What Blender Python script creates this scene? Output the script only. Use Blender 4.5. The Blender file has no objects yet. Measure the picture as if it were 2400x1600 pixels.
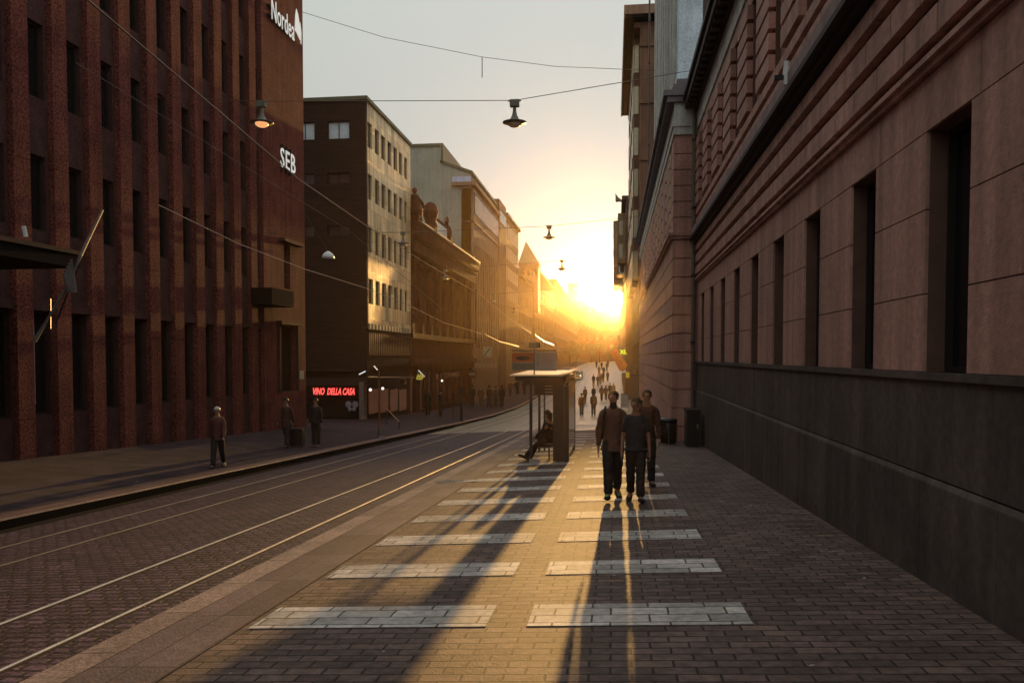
import bpy, math, random
from mathutils import Vector, Matrix
random.seed(7)
R = math.radians
scene = bpy.context.scene
# ------------------------------------------------------------------ camera
F, PX, PY, H = 1900., 1200., 905., 1.78      # focal length and principal point in pixels of the 2400 px photograph
YAW = math.atan(237/F); PITCH = -math.atan(68/F)
cam_d = bpy.data.cameras.new('camera'); cam = bpy.data.objects.new('camera', cam_d); scene.collection.objects.link(cam)
cam_d.sensor_width = 36; cam_d.lens = 36*F/2400; cam_d.shift_y = (PY-800)/2400
cam_d.clip_end = 3000; cam_d.clip_start = .05
cam.location = (0, 0, H); cam.rotation_euler = (R(90)+PITCH, 0, YAW)
scene.camera = cam
# ------------------------------------------------------------------ light
SUN_EL, SUN_AZ = R(4.55), R(.55)
sd = Vector((math.sin(SUN_AZ)*math.cos(SUN_EL), math.cos(SUN_AZ)*math.cos(SUN_EL), math.sin(SUN_EL)))
sun_l = bpy.data.lights.new('sun', 'SUN'); sun_l.energy = 2.0; sun_l.angle = R(.6); sun_l.color = (1, .55, .16)
sun_o = bpy.data.objects.new('sun', sun_l); scene.collection.objects.link(sun_o)
sun_o.rotation_euler = sd.to_track_quat('Z', 'Y').to_euler()
w = bpy.data.worlds.new('World'); scene.world = w; w.use_nodes = True
nt = w.node_tree; nt.nodes.clear()
def N(t, **k):
    n = nt.nodes.new(t)
    for a, b in k.items(): setattr(n, a, b)
    return n
out = N('ShaderNodeOutputWorld'); bg = N('ShaderNodeBackground'); bg.inputs[1].default_value = .05
sky = N('ShaderNodeTexSky', sky_type='NISHITA', sun_disc=False, sun_elevation=SUN_EL, sun_rotation=SUN_AZ, air_density=1.0, dust_density=2.5, ozone_density=1.0)
hsv = N('ShaderNodeHueSaturation'); hsv.inputs['Saturation'].default_value = .30; hsv.inputs['Value'].default_value = .05
nt.links.new(sky.outputs[0], hsv.inputs['Color'])
tc = N('ShaderNodeTexCoord')
dot = N('ShaderNodeVectorMath', operation='DOT_PRODUCT'); dot.inputs[1].default_value = sd
nt.links.new(tc.outputs['Generated'], dot.inputs[0])
mx = N('ShaderNodeMath', operation='MAXIMUM'); mx.inputs[1].default_value = 0; nt.links.new(dot.outputs['Value'], mx.inputs[0])
AUR = [(6, .05, (.8, 1, .7)), (60, .15, (1, .86, .40)), (500, 1.5, (1, .8, .3)), (7000, 140, (1, .8, .5)), (60000, 3000, (1, .92, .8))]
prev = hsv.outputs[0]
sz = N('ShaderNodeSeparateXYZ'); nt.links.new(tc.outputs['Generated'], sz.inputs[0])
cz = N('ShaderNodeMath', operation='MULTIPLY_ADD'); cz.inputs[1].default_value = .8; cz.inputs[2].default_value = .56; cz.use_clamp = False; nt.links.new(sz.outputs[2], cz.inputs[0])
ch = N('ShaderNodeMath', operation='MAXIMUM'); ch.inputs[1].default_value = .3; nt.links.new(cz.outputs[0], ch.inputs[0])
vz = N('ShaderNodeVectorMath', operation='SCALE'); vz.inputs[0].default_value = (3.05, 3.28, 3.14); nt.links.new(ch.outputs[0], vz.inputs['Scale'])   # thin overcast, brighter overhead
az_ = N('ShaderNodeVectorMath', operation='ADD'); nt.links.new(prev, az_.inputs[0]); nt.links.new(vz.outputs[0], az_.inputs[1]); prev = az_.outputs[0]
for e, s, c in AUR:                          # thin high cloud and the aureole round the sun
    p = N('ShaderNodeMath', operation='POWER'); p.inputs[1].default_value = e; nt.links.new(mx.outputs[0], p.inputs[0])
    v = N('ShaderNodeVectorMath', operation='SCALE'); v.inputs[0].default_value = [x*s for x in c]; nt.links.new(p.outputs[0], v.inputs['Scale'])
    a = N('ShaderNodeVectorMath', operation='ADD'); nt.links.new(prev, a.inputs[0]); nt.links.new(v.outputs[0], a.inputs[1]); prev = a.outputs[0]
nt.links.new(prev, bg.inputs[0]); nt.links.new(bg.outputs[0], out.inputs[0])
w.cycles.sampling_method = 'MANUAL'; w.cycles.sample_map_resolution = 4096
scene.view_settings.view_transform = 'Standard'; scene.view_settings.look = 'None'
scene.view_settings.exposure = 2.0; scene.view_settings.gamma = 1
scene.render.engine = 'CYCLES'
cy = scene.cycles; cy.use_denoising = True; cy.max_bounces = 6; cy.diffuse_bounces = 3; cy.glossy_bounces = 3; cy.transparent_max_bounces = 8
cy.volume_bounces = 0; cy.sample_clamp_indirect = 4; cy.caustics_reflective = False; cy.caustics_refractive = False; cy.use_adaptive_sampling = False
# ------------------------------------------------------------------ pixel -> place helpers (each with its own real distance)
cyw, syw, cp, sp = math.cos(YAW), math.sin(YAW), math.cos(PITCH), math.sin(PITCH)
fw = Vector((-syw*cp, cyw*cp, sp)); rt = Vector((cyw, syw, 0)); up = rt.cross(fw); C0 = Vector((0, 0, H))
def ray(px, py): return fw+rt*((px-PX)/F)-up*((py-PY)/F)
def onX(px, py, X): r = ray(px, py); return C0+r*(X/r.x)
def onY(px, py, Y): r = ray(px, py); return C0+r*(Y/r.y)
PROF = [(-40, 1.64), (0, 0), (50, -2.05), (65, -2.6), (80, -2.93), (92, -3.0), (105, -2.8), (130, -1.75), (160, -.8), (200, -.35), (270, 0), (340, .1), (900, .1)]
def prof(y):
    for (a, p), (b, q) in zip(PROF, PROF[1:]):
        if y <= b: return p+(q-p)*(y-a)/(b-a)
    return .1
KERB = -9.6
def gx(x):
    if x > KERB: return .05*min(x, 6)
    return -.33+(max(x, -14.8)-KERB)/(-5.2)*.28
def gz(x, y): return prof(y)+gx(x)
def G(px, py):
    r = ray(px, py); t = 3.
    while t < 600:
        p = C0+r*t
        if p.z <= gz(p.x, p.y): return Vector((p.x, p.y, gz(p.x, p.y)))
        t += .01 if t < 60 else .05
# ------------------------------------------------------------------ materials
MATS = {}
def mat(name, col, rough=.7, var=.25, scale=4., bump=.0, bscale=None, metal=0., spec=.22, emit=None, estr=1., pattern=None, fine=0., coat=0., streak=0.):
    """base colour with two scales of noise; pattern=(axes, width, height, mortar, mortarcol, offset, bumpstrength)"""
    if name in MATS: return MATS[name]
    m = bpy.data.materials.new(name); m.use_nodes = True; t = m.node_tree; b = t.nodes['Principled BSDF']
    def n(k, **kw):
        q = t.nodes.new(k)
        for a, c in kw.items(): setattr(q, a, c)
        return q
    L = t.links.new
    co = n('ShaderNodeTexCoord').outputs['Object']
    no = n('ShaderNodeTexNoise'); no.inputs['Scale'].default_value = scale; no.inputs['Detail'].default_value = 6; no.inputs['Roughness'].default_value = .65; L(co, no.inputs['Vector'])
    mr = n('ShaderNodeMapRange'); mr.inputs['From Min'].default_value = .3; mr.inputs['From Max'].default_value = .7; mr.inputs['To Min'].default_value = 1-var; mr.inputs['To Max'].default_value = 1+var; L(no.outputs['Fac'], mr.inputs['Value'])
    fac = mr.outputs[0]
    if fine:
        nf = n('ShaderNodeTexNoise'); nf.inputs['Scale'].default_value = scale*14; nf.inputs['Detail'].default_value = 3; L(co, nf.inputs['Vector'])
        m2 = n('ShaderNodeMapRange'); m2.inputs['From Min'].default_value = .35; m2.inputs['From Max'].default_value = .65; m2.inputs['To Min'].default_value = 1-fine; m2.inputs['To Max'].default_value = 1+fine; L(nf.outputs['Fac'], m2.inputs['Value'])
        mu = n('ShaderNodeMath', operation='MULTIPLY'); L(fac, mu.inputs[0]); L(m2.outputs[0], mu.inputs[1]); fac = mu.outputs[0]
    if streak:
        mp = n('ShaderNodeMapping'); mp.inputs['Scale'].default_value = (2.2, 2.2, .12); L(co, mp.inputs['Vector'])
        ns = n('ShaderNodeTexNoise'); ns.inputs['Scale'].default_value = 1.6; ns.inputs['Detail'].default_value = 5; L(mp.outputs[0], ns.inputs['Vector'])
        m3 = n('ShaderNodeMapRange'); m3.inputs['From Min'].default_value = .35; m3.inputs['From Max'].default_value = .65; m3.inputs['To Min'].default_value = 1-streak; m3.inputs['To Max'].default_value = 1+streak*.5; L(ns.outputs['Fac'], m3.inputs['Value'])
        mu = n('ShaderNodeMath', operation='MULTIPLY'); L(fac, mu.inputs[0]); L(m3.outputs[0], mu.inputs[1]); fac = mu.outputs[0]
    sc = n('ShaderNodeVectorMath', operation='SCALE'); sc.inputs[0].default_value = col; L(fac, sc.inputs['Scale'])
    colout = sc.outputs[0]; hgt = None
    if pattern:
        axes, bw, bh, mo, mcol, offs, bst = pattern
        sx = n('ShaderNodeSeparateXYZ'); cx = n('ShaderNodeCombineXYZ'); L(co, sx.inputs[0])
        L(sx.outputs['XYZ'.index(axes[0])], cx.inputs[0]); L(sx.outputs['XYZ'.index(axes[1])], cx.inputs[1])
        nd = n('ShaderNodeTexNoise'); nd.inputs['Scale'].default_value = 3; L(co, nd.inputs['Vector'])
        vd = n('ShaderNodeVectorMath', operation='SCALE'); L(nd.outputs['Color'], vd.inputs[0]); vd.inputs['Scale'].default_value = .09 if mo > .02 else .018
        va = n('ShaderNodeVectorMath', operation='ADD'); L(cx.outputs[0], va.inputs[0]); L(vd.outputs[0], va.inputs[1])
        br = n('ShaderNodeTexBrick'); br.offset = offs; L(va.outputs[0], br.inputs['Vector']); br.inputs['Scale'].default_value = 1
        br.inputs['Brick Width'].default_value = bw; br.inputs['Row Height'].default_value = bh; br.inputs['Mortar Size'].default_value = mo; br.inputs['Mortar Smooth'].default_value = .25
        br.inputs['Color1'].default_value = (.66, .66, .66, 1); br.inputs['Color2'].default_value = (1.3, 1.3, 1.3, 1); br.inputs['Mortar'].default_value = (mcol, mcol, mcol, 1)
        mu = n('ShaderNodeVectorMath', operation='MULTIPLY'); L(colout, mu.inputs[0]); L(br.outputs['Color'], mu.inputs[1]); colout = mu.outputs[0]
        inv = n('ShaderNodeMath', operation='MULTIPLY_ADD'); L(br.outputs['Fac'], inv.inputs[0]); inv.inputs[1].default_value = -1; inv.inputs[2].default_value = 1
        hgt = inv.outputs[0]
        bp = n('ShaderNodeBump'); bp.inputs['Strength'].default_value = bst; bp.inputs['Distance'].default_value = .02; L(hgt, bp.inputs['Height'])
        last = bp.outputs[0]
        # each stone sits a little differently
        bp1 = n('ShaderNodeBump'); bp1.inputs['Strength'].default_value = bst*.5; bp1.inputs['Distance'].default_value = .01; L(br.outputs['Color'], bp1.inputs['Height']); L(last, bp1.inputs['Normal']); last = bp1.outputs[0]
    else: last = None
    if bump:
        nb = n('ShaderNodeTexNoise'); nb.inputs['Scale'].default_value = bscale or scale*8; nb.inputs['Detail'].default_value = 5; L(co, nb.inputs['Vector'])
        b2 = n('ShaderNodeBump'); b2.inputs['Strength'].default_value = bump; b2.inputs['Distance'].default_value = .02; L(nb.outputs['Fac'], b2.inputs['Height'])
        if last: L(last, b2.inputs['Normal'])
        last = b2.outputs[0]
    if last: L(last, b.inputs['Normal'])
    L(colout, b.inputs['Base Color']); b.inputs['Roughness'].default_value = rough; b.inputs['Metallic'].default_value = metal; b.inputs['Specular IOR Level'].default_value = spec
    if coat: b.inputs['Coat Weight'].default_value = coat
    if emit: b.inputs['Emission Color'].default_value = (*emit, 1); b.inputs['Emission Strength'].default_value = estr
    MATS[name] = m; return m
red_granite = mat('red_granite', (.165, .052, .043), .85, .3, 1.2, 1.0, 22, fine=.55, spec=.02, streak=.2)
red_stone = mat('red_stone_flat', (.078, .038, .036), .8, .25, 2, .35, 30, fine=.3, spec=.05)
brown_plaster = mat('brown_ashlar', (.50, .27, .215), .7, .18, .9, .25, 40, fine=.12, streak=.28)
brown_groove = mat('brown_joint', (.15, .08, .062), .9, .2)
dark_plinth = mat('dark_plinth_granite', (.105, .080, .070), .7, .3, .8, .15, 30, fine=.15, streak=.25)
pale_stone = mat('pale_stone', (.62, .61, .56), .7, .25, 1.4, .2, 30, fine=.15, streak=.25)
blue_stone = mat('blue_grey_stone', (.66, .74, .82), .7, .2, 1.1, .2, 30, fine=.15, streak=.15)
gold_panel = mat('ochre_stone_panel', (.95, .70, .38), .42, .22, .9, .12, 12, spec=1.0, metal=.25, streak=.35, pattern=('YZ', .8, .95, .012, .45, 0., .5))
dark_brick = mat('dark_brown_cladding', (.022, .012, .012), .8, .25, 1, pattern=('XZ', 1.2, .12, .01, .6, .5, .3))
ornate_stone = mat('weathered_brown_stone', (.085, .030, .022), .75, .35, 1.2, .7, 10, fine=.3, streak=.3, spec=.1)
beige_render = mat('beige_render', (.36, .37, .31), .85, .16, .5, .2, 20, fine=.08, streak=.12)
beige_stone = mat('tan_stone', (.30, .17, .11), .6, .2, .8, .3, 14, fine=.15, streak=.2)
ochre_far = mat('ochre_far_wall', (.32, .20, .10), .65, .25, .6, .3, 6, streak=.25)
brown_far = mat('brown_far_wall', (.20, .095, .055), .65, .25, .6, .3, 6, streak=.25)
glass = mat('window_glass', (.012, .012, .014), .09, .1, 1, spec=.6)
sky_glass = mat('sky_reflection_glass', (.55, .68, .75), .4, .25, 1.2, spec=.8)  # reflected sky put into the pane colour
blind = mat('window_blind_glass', (.05, .03, .032), .35, .2, 3, spec=.6)
frame_m = mat('dark_window_frame', (.03, .024, .022), .5, .1)
pale_frame = mat('pale_window_frame', (.4, .33, .24), .5, .1)
black_m = mat('black_metal', (.018, .016, .016), .45, .15, spec=.5)
steel = mat('worn_steel', (.45, .42, .38), .28, .2, 8, .1, 60, metal=.9)
rail_m = mat('polished_rail', (.55, .46, .38), .38, .3, 3, .15, 60, metal=1.)
dull_rail = mat('dull_rail', (.22, .17, .14), .45, .4, 1.2, .15, 60, metal=.9)
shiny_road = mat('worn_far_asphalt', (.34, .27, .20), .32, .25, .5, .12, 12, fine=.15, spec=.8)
groove_m = mat('rail_groove', (.012, .01, .01), .9)
copper = mat('green_roof_metal', (.12, .13, .08), .5, .2)
white_m = mat('white_enamel', (.75, .75, .75), .35, .08)
sett = mat('granite_setts', (.085, .046, .062), .60, .5, 1.6, .6, 30, fine=.4, spec=.3, pattern=('XY', .20, .13, .022, .28, .5, 1.0))
sett_side = mat('sidewalk_paving', (.044, .024, .028), .85, .3, 1, .3, 40, fine=.2, pattern=('XY', .6, .4, .012, .5, .5, .4))
edge_m = mat('granite_edge_stone', (.26, .175, .145), 0.65, .25, 1.5, .4, 50, fine=.3, pattern=('YX', 1.1, 4., .012, .4, 0., .5), spec=0.3)
dark_strip = mat('smooth_dark_slab', (.12, .078, .078), 0.7, .25, 1.2, .3, 50, fine=.2, pattern=('YX', 1.3, .33, .010, .5, 0., .5), spec=0.3)
paver = mat('brown_pavers', (.128, .080, .068), 0.72, .3, .9, .45, 60, fine=.25, pattern=('XY', .27, .13, .008, .22, .5, .9), spec=0.3)
slab_m = mat('pale_stripe_slabs', (.46, .41, .38), 0.7, .38, 1.1, .35, 70, fine=.2, pattern=('XY', .45, .207, .008, .16, .33, .9), spec=0.3)
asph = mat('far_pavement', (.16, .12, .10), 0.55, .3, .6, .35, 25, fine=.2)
soil = mat('ground_base', (.05, .04, .035), .8, .3, .3)
kerb_m = mat('kerb_shade_stone', (.012, .010, .010), .95, .25, 2, .3, 40, spec=.04, pattern=('YZ', 1.0, 3., .012, .4, 0., .5))  # near-black, with the kerb shadow put into the colour
kerb_top = mat('kerb_top_stone', (.16, .085, .07), .5, .25, 2, .4, 50, fine=.3)
# ------------------------------------------------------------------ mesh builder
class MB:
    def __init__(s): s.v = []; s.f = []
    def poly(s, pts): i = len(s.v); s.v += [tuple(p) for p in pts]; s.f.append(tuple(range(i, i+len(pts)))); return s
    def box(s, x0, x1, y0, y1, z0, z1):
        x0, x1 = min(x0, x1), max(x0, x1); y0, y1 = min(y0, y1), max(y0, y1); z0, z1 = min(z0, z1), max(z0, z1)
        i = len(s.v); s.v += [(x0, y0, z0), (x1, y0, z0), (x1, y1, z0), (x0, y1, z0), (x0, y0, z1), (x1, y0, z1), (x1, y1, z1), (x0, y1, z1)]
        s.f += [tuple(i+k for k in q) for q in ((0, 3, 2, 1), (4, 5, 6, 7), (0, 1, 5, 4), (1, 2, 6, 5), (2, 3, 7, 6), (3, 0, 4, 7))]; return s
    def obox(s, c, ux, uy, uz, hx, hy, hz):
        c = Vector(c); ux, uy, uz = Vector(ux).normalized()*hx, Vector(uy).normalized()*hy, Vector(uz).normalized()*hz; i = len(s.v)
        for a, b, d in ((-1, -1, -1), (1, -1, -1), (1, 1, -1), (-1, 1, -1), (-1, -1, 1), (1, -1, 1), (1, 1, 1), (-1, 1, 1)): s.v.append(tuple(c+ux*a+uy*b+uz*d))
        s.f += [tuple(i+k for k in q) for q in ((0, 3, 2, 1), (4, 5, 6, 7), (0, 1, 5, 4), (1, 2, 6, 5), (2, 3, 7, 6), (3, 0, 4, 7))]; return s
    def tube(s, pts, r, n=6, cap=True):
        pts = [Vector(p) for p in pts]; rs = r if isinstance(r, (list, tuple)) else [r]*len(pts); rings = []
        for k, p in enumerate(pts):
            d = (pts[min(k+1, len(pts)-1)]-pts[max(k-1, 0)]).normalized(); a = Vector((0, 0, 1)) if abs(d.z) < .9 else Vector((1, 0, 0))
            u = d.cross(a).normalized(); v = d.cross(u); i = len(s.v); rings.append(i)
            for j in range(n): t = 2*math.pi*j/n; s.v.append(tuple(p+(u*math.cos(t)+v*math.sin(t))*rs[k]))
        for a, b in zip(rings, rings[1:]):
            for j in range(n): s.f.append((a+j, a+(j+1) % n, b+(j+1) % n, b+j))
        if cap: s.f.append(tuple(rings[0]+j for j in range(n))[::-1]); s.f.append(tuple(rings[-1]+j for j in range(n)))
        return s
    def lathe(s, prof_, c, n=14, ax=(0, 0, 1)):
        c = Vector(c); ax = Vector(ax).normalized(); u = ax.orthogonal().normalized(); v = ax.cross(u); rings = []
        for r, z in prof_:
            i = len(s.v); rings.append(i)
            for j in range(n): t = 2*math.pi*j/n; s.v.append(tuple(c+ax*z+(u*math.cos(t)+v*math.sin(t))*max(r, .0005)))
        for a, b in zip(rings, rings[1:]):
            for j in range(n): s.f.append((a+j, a+(j+1) % n, b+(j+1) % n, b+j))
        s.f.append(tuple(rings[0]+j for j in range(n))[::-1]); s.f.append(tuple(rings[-1]+j for j in range(n))); return s
    def prism(s, pts, d):
        d = Vector(d); pts = [Vector(p) for p in pts]; n = len(pts); i = len(s.v)
        s.v += [tuple(p) for p in pts]+[tuple(p+d) for p in pts]
        s.f += [tuple(i+k for k in range(n))[::-1], tuple(i+n+k for k in range(n))]+[(i+k, i+(k+1) % n, i+n+(k+1) % n, i+n+k) for k in range(n)]; return s
    def build(s, name, m, parent=None, smooth=False):
        me = bpy.data.meshes.new(name); off = ORG.get(parent.name, Vector((0, 0, 0))) if parent else Vector((0, 0, 0))
        me.from_pydata([tuple(Vector(p)-off) for p in s.v], [], s.f); me.update(); me.materials.append(m)
        import bmesh
        bm = bmesh.new(); bm.from_mesh(me); bmesh.ops.recalc_face_normals(bm, faces=bm.faces); bm.to_mesh(me); bm.free()
        if smooth:
            for p in me.polygons: p.use_smooth = True
        o = bpy.data.objects.new(name, me); scene.collection.objects.link(o)
        if parent: o.parent = parent; ORG[o.name] = off
        return o
ORG = {}
def tag(o, label, cat, group=None):
    o['label'] = label; o['category'] = cat
    if group: o['group'] = group
    return o
def struct(o, kind='structure'): o['kind'] = kind; return o
def thing(name, label, cat, loc, group=None):
    o = bpy.data.objects.new(name, None); scene.collection.objects.link(o); o.location = loc; o.empty_display_size = .2
    ORG[o.name] = Vector(loc); return tag(o, label, cat, group)
def dup(root, loc, rotz=None, label=None, scale=None):
    r = root.copy(); scene.collection.objects.link(r); r.location = loc; ORG[r.name] = Vector(loc)
    if rotz is not None: r.rotation_euler = (0, 0, rotz)
    if scale: r.scale = (scale,)*3
    if label: r['label'] = label
    for ch in list(root.children):
        c = ch.copy(); scene.collection.objects.link(c); c.parent = r
        for g in ch.children: d = g.copy(); scene.collection.objects.link(d); d.parent = c
    return r
def set_rot(o, rz): o.rotation_euler = (0, 0, rz)
# ------------------------------------------------------------------ ground
def sheet(name, m, x0, x1, y0, y1, off, nx=2, dy=4., kind='structure', xf=None):
    mb = MB(); xs = [x0+(x1-x0)*i/nx for i in range(nx+1)]
    ys = sorted(set([y0, y1]+[p[0] for p in PROF if y0 < p[0] < y1]+[y0+dy*i for i in range(1, int((y1-y0)/dy)+1) if y0+dy*i < y1]))
    for y in ys:
        for x in xs: mb.v.append((x, y, gz(x, y)+off))
    k = nx+1
    for j in range(len(ys)-1):
        for i in range(nx): mb.f.append((j*k+i, j*k+i+1, (j+1)*k+i+1, (j+1)*k+i))
    o = mb.build(name, m); 
    if kind: o['kind'] = kind
    return o
mb = MB()                                                   # the base ground to the horizon, 0.3 m under the paving
xs = [-900, -300, -60, -30, -14.8, -9.6, -4, 0, 6, 30, 100, 300, 900]; ys = [-60, -30, -10]+list(range(0, 341, 10))+[400, 600, 900]
for y in ys:
    for x in xs: mb.v.append((x, y, prof(y)+.05*max(min(x, 6), -9.6)-.35))
k = len(xs)
for j in range(len(ys)-1):
    for i in range(k-1): mb.f.append((j*k+i, j*k+i+1, (j+1)*k+i+1, (j+1)*k+i))
struct(mb.build('ground', soil))
sheet('tram_road', sett, -9.599, -3.92, -12, 40, 0, 4)
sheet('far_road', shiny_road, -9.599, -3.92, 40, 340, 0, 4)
sheet('edge_band', kerb_m, -9.599, -9.32, -12, 48, .006, 1)  # dark strip painted on the road to widen the kerb's shadow band
sheet('road_edge_strip', edge_m, -3.92, -3.61, -12, 60, .012, 1)
sheet('slab_strip', dark_strip, -3.61, -2.96, -12, 60, .008, 1)
sheet('pavement', paver, -2.96, 6, -12, 38.0, 0, 3)
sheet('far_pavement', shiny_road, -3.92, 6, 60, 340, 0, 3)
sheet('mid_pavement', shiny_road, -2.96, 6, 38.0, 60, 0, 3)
sheet('sidewalk', sett_side, -14.9, -9.9, -12, 340, .02, 3)
sheet('side_street', sett_side, -60, -14.9, 37.6, 48, .02, 3)
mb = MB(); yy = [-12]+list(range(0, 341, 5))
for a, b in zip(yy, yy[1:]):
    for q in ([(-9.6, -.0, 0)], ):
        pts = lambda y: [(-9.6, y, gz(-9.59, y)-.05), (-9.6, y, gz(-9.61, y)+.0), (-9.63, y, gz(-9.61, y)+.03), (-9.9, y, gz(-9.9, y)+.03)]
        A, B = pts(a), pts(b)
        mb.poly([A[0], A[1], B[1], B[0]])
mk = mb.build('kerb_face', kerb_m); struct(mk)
mb = MB()
for a, b in zip(yy, yy[1:]):
    A, B = pts(a), pts(b); mb.poly([A[1], A[2], B[2], B[1]]); mb.poly([A[2], A[3], B[3], B[2]])
struct(mb.build('kerb_top', kerb_top))
# pale stripes laid across the walkway
mb = MB()
for k in range(17):
    y0 = 6.12+1.755*k; y1 = y0+.63
    if k > 12: y1 = y0+.5
    for xa, xb in (((-2.9, -.97), (-.65, 1.04)) if k < 14 else ((-2.9, 1.04),)):
        for a, b in ((0, .5), (.5, 1)):
            p, q = xa+(xb-xa)*a, xa+(xb-xa)*b
            mb.poly([(p, y0, gz(p, y0)+.005), (q, y0, gz(q, y0)+.005), (q, y1, gz(q, y1)+.005), (p, y1, gz(p, y1)+.005)])
for y0 in (40, 42, 43.5, 63, 66, 69): 
    mb.poly([(-3, y0, gz(-3, y0)+.006), (.8, y0, gz(.8, y0)+.006), (.8, y0+.6, gz(.8, y0+.6)+.006), (-3, y0+.6, gz(-3, y0+.6)+.006)])
struct(mb.build('crosswalk_stripes', slab_m))
# tactile slab
tp = G(1070, 1128); mb = MB()
for i in range(12):
    for j in range(4): mb.lathe([(.028, 0), (.022, .012)], (tp.x-.42+i*.075, tp.y-.12+j*.08, gz(tp.x, tp.y)+.012), 6)
mb.poly([(tp.x-.5, tp.y-.2, gz(tp.x-.5, tp.y-.2)+.011), (tp.x+.5, tp.y-.2, gz(tp.x+.5, tp.y-.2)+.011), (tp.x+.5, tp.y+.2, gz(tp.x+.5, tp.y+.2)+.011), (tp.x-.5, tp.y+.2, gz(tp.x-.5, tp.y+.2)+.011)])
struct(mb.build('tactile_paving', slab_m))
# rails
for i, (x, lb) in enumerate(((-4.28, 'steel tram rail nearest the striped walkway'), (-5.24, 'bright left rail of the nearer tram track'), (-7.3, 'faint right rail of the farther tram track'), (-8.3, 'faint rail running closest to the dark kerb'))):
    mb, gb = MB(), MB()
    for a, b in zip(yy[:-1], yy[1:]):
        z0, z1 = gz(x, a), gz(x, b)
        mb.prism([(x-.026, a, z0-.02), (x+.026, a, z0-.02), (x+.022, a, z0+.006), (x+.008, a, z0+.014), (x-.008, a, z0+.014), (x-.022, a, z0+.006)], (0, b-a, z1-z0))
        gb.poly([(x+.032, a, z0+.005), (x+.07, a, z0+.005), (x+.07, b, z1+.005), (x+.032, b, z1+.005)])
    o = thing('tram_rail', lb, 'tram rail', (x, 0, gz(x, 0)), 'tram rails set in the street'); mb.build('rail_head', rail_m if i < 2 else dull_rail, o); gb.build('groove', groove_m, o)
# ------------------------------------------------------------------ facades
def facade(root, axis, plane, out_, u0, u1, z0, z1, holes, depth, wall_m, glass_m=None, frm=None, core=2.0, bars=1, wallname='wall', mb=None, finish=True, winname='window', panes=None):
    """wall sheet with real openings, reveals, a body behind, and one window part per opening"""
    mb = mb or MB()
    P = (lambda u, z, d=0: (plane-out_*d, u, z)) if axis == 'X' else (lambda u, z, d=0: (u, plane-out_*d, z))
    us = sorted({round(v, 4) for v in [u0, u1]+[h[0] for h in holes]+[h[1] for h in holes] if u0 <= v <= u1}); zs = sorted({round(v, 4) for v in [z0, z1]+[h[2] for h in holes]+[h[3] for h in holes] if z0 <= v <= z1})
    for a, b in zip(us, us[1:]):
        for c, d in zip(zs, zs[1:]):
            m_, n_ = (a+b)/2, (c+d)/2
            if any(h[0] < m_ < h[1] and h[2] < n_ < h[3] for h in holes): continue
            mb.poly([P(a, c), P(b, c), P(b, d), P(a, d)])
    for a, b, c, d in [h[:4] for h in holes]:
        for q in ((P(a, c), P(a, d), P(a, d, depth), P(a, c, depth)), (P(b, c), P(b, d), P(b, d, depth), P(b, c, depth)), (P(a, c), P(b, c), P(b, c, depth), P(a, c, depth)), (P(a, d), P(b, d), P(b, d, depth), P(a, d, depth))): mb.poly(q)
    D = depth+.12
    for q in ((P(u0, z0), P(u0, z1), P(u0, z1, D), P(u0, z0, D)), (P(u1, z0), P(u1, z1), P(u1, z1, D), P(u1, z0, D)), (P(u0, z1), P(u1, z1), P(u1, z1, D), P(u0, z1, D))): mb.poly(q)
    ci = .4 if axis == 'Y' else .0; a, b = P(u0+ci, z0, D), P(u1-ci, z1, D+core); mb.box(a[0], b[0], a[1], b[1], z0, z1)
    if glass_m:
        for i, hh in enumerate(holes):
            a, b, c, d = hh[:4]; g = hh[4] if len(hh) > 4 else glass_m
            fm = MB(); t = .05 if frm else 0
            if frm:
                bx = lambda ua, ub, za, zb, dd=0: fm.box(P(ua, za, depth-.05)[0], P(ub, zb, depth+.03)[0], P(ua, za, depth-.05)[1], P(ub, zb, depth+.03)[1], za, zb)
                bx(a, b, c, c+t); bx(a, b, d-t, d); bx(a, a+t, c+t, d-t); bx(b-t, b, c+t, d-t)
                for j in range(1, bars+1): u = a+(b-a)*j/(bars+1); bx(u-.02, u+.02, c+t, d-t)
                w_ = fm.build(winname, frm, root)
                pm = MB(); pm.box(P(a+t, c, depth)[0], P(b-t, d, depth+.01)[0], P(a+t, c, depth)[1], P(b-t, d, depth+.01)[1], c+t, d-t); pm.build('pane', g, w_)
            else:
                pm = MB(); pm.box(P(a, c, depth)[0], P(b, d, depth+.03)[0], P(a, c, depth)[1], P(b, d, depth+.03)[1], c, d); pm.build(winname, g, root)
    if finish: return mb.build(wallname, wall_m, root)
    return mb
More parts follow.
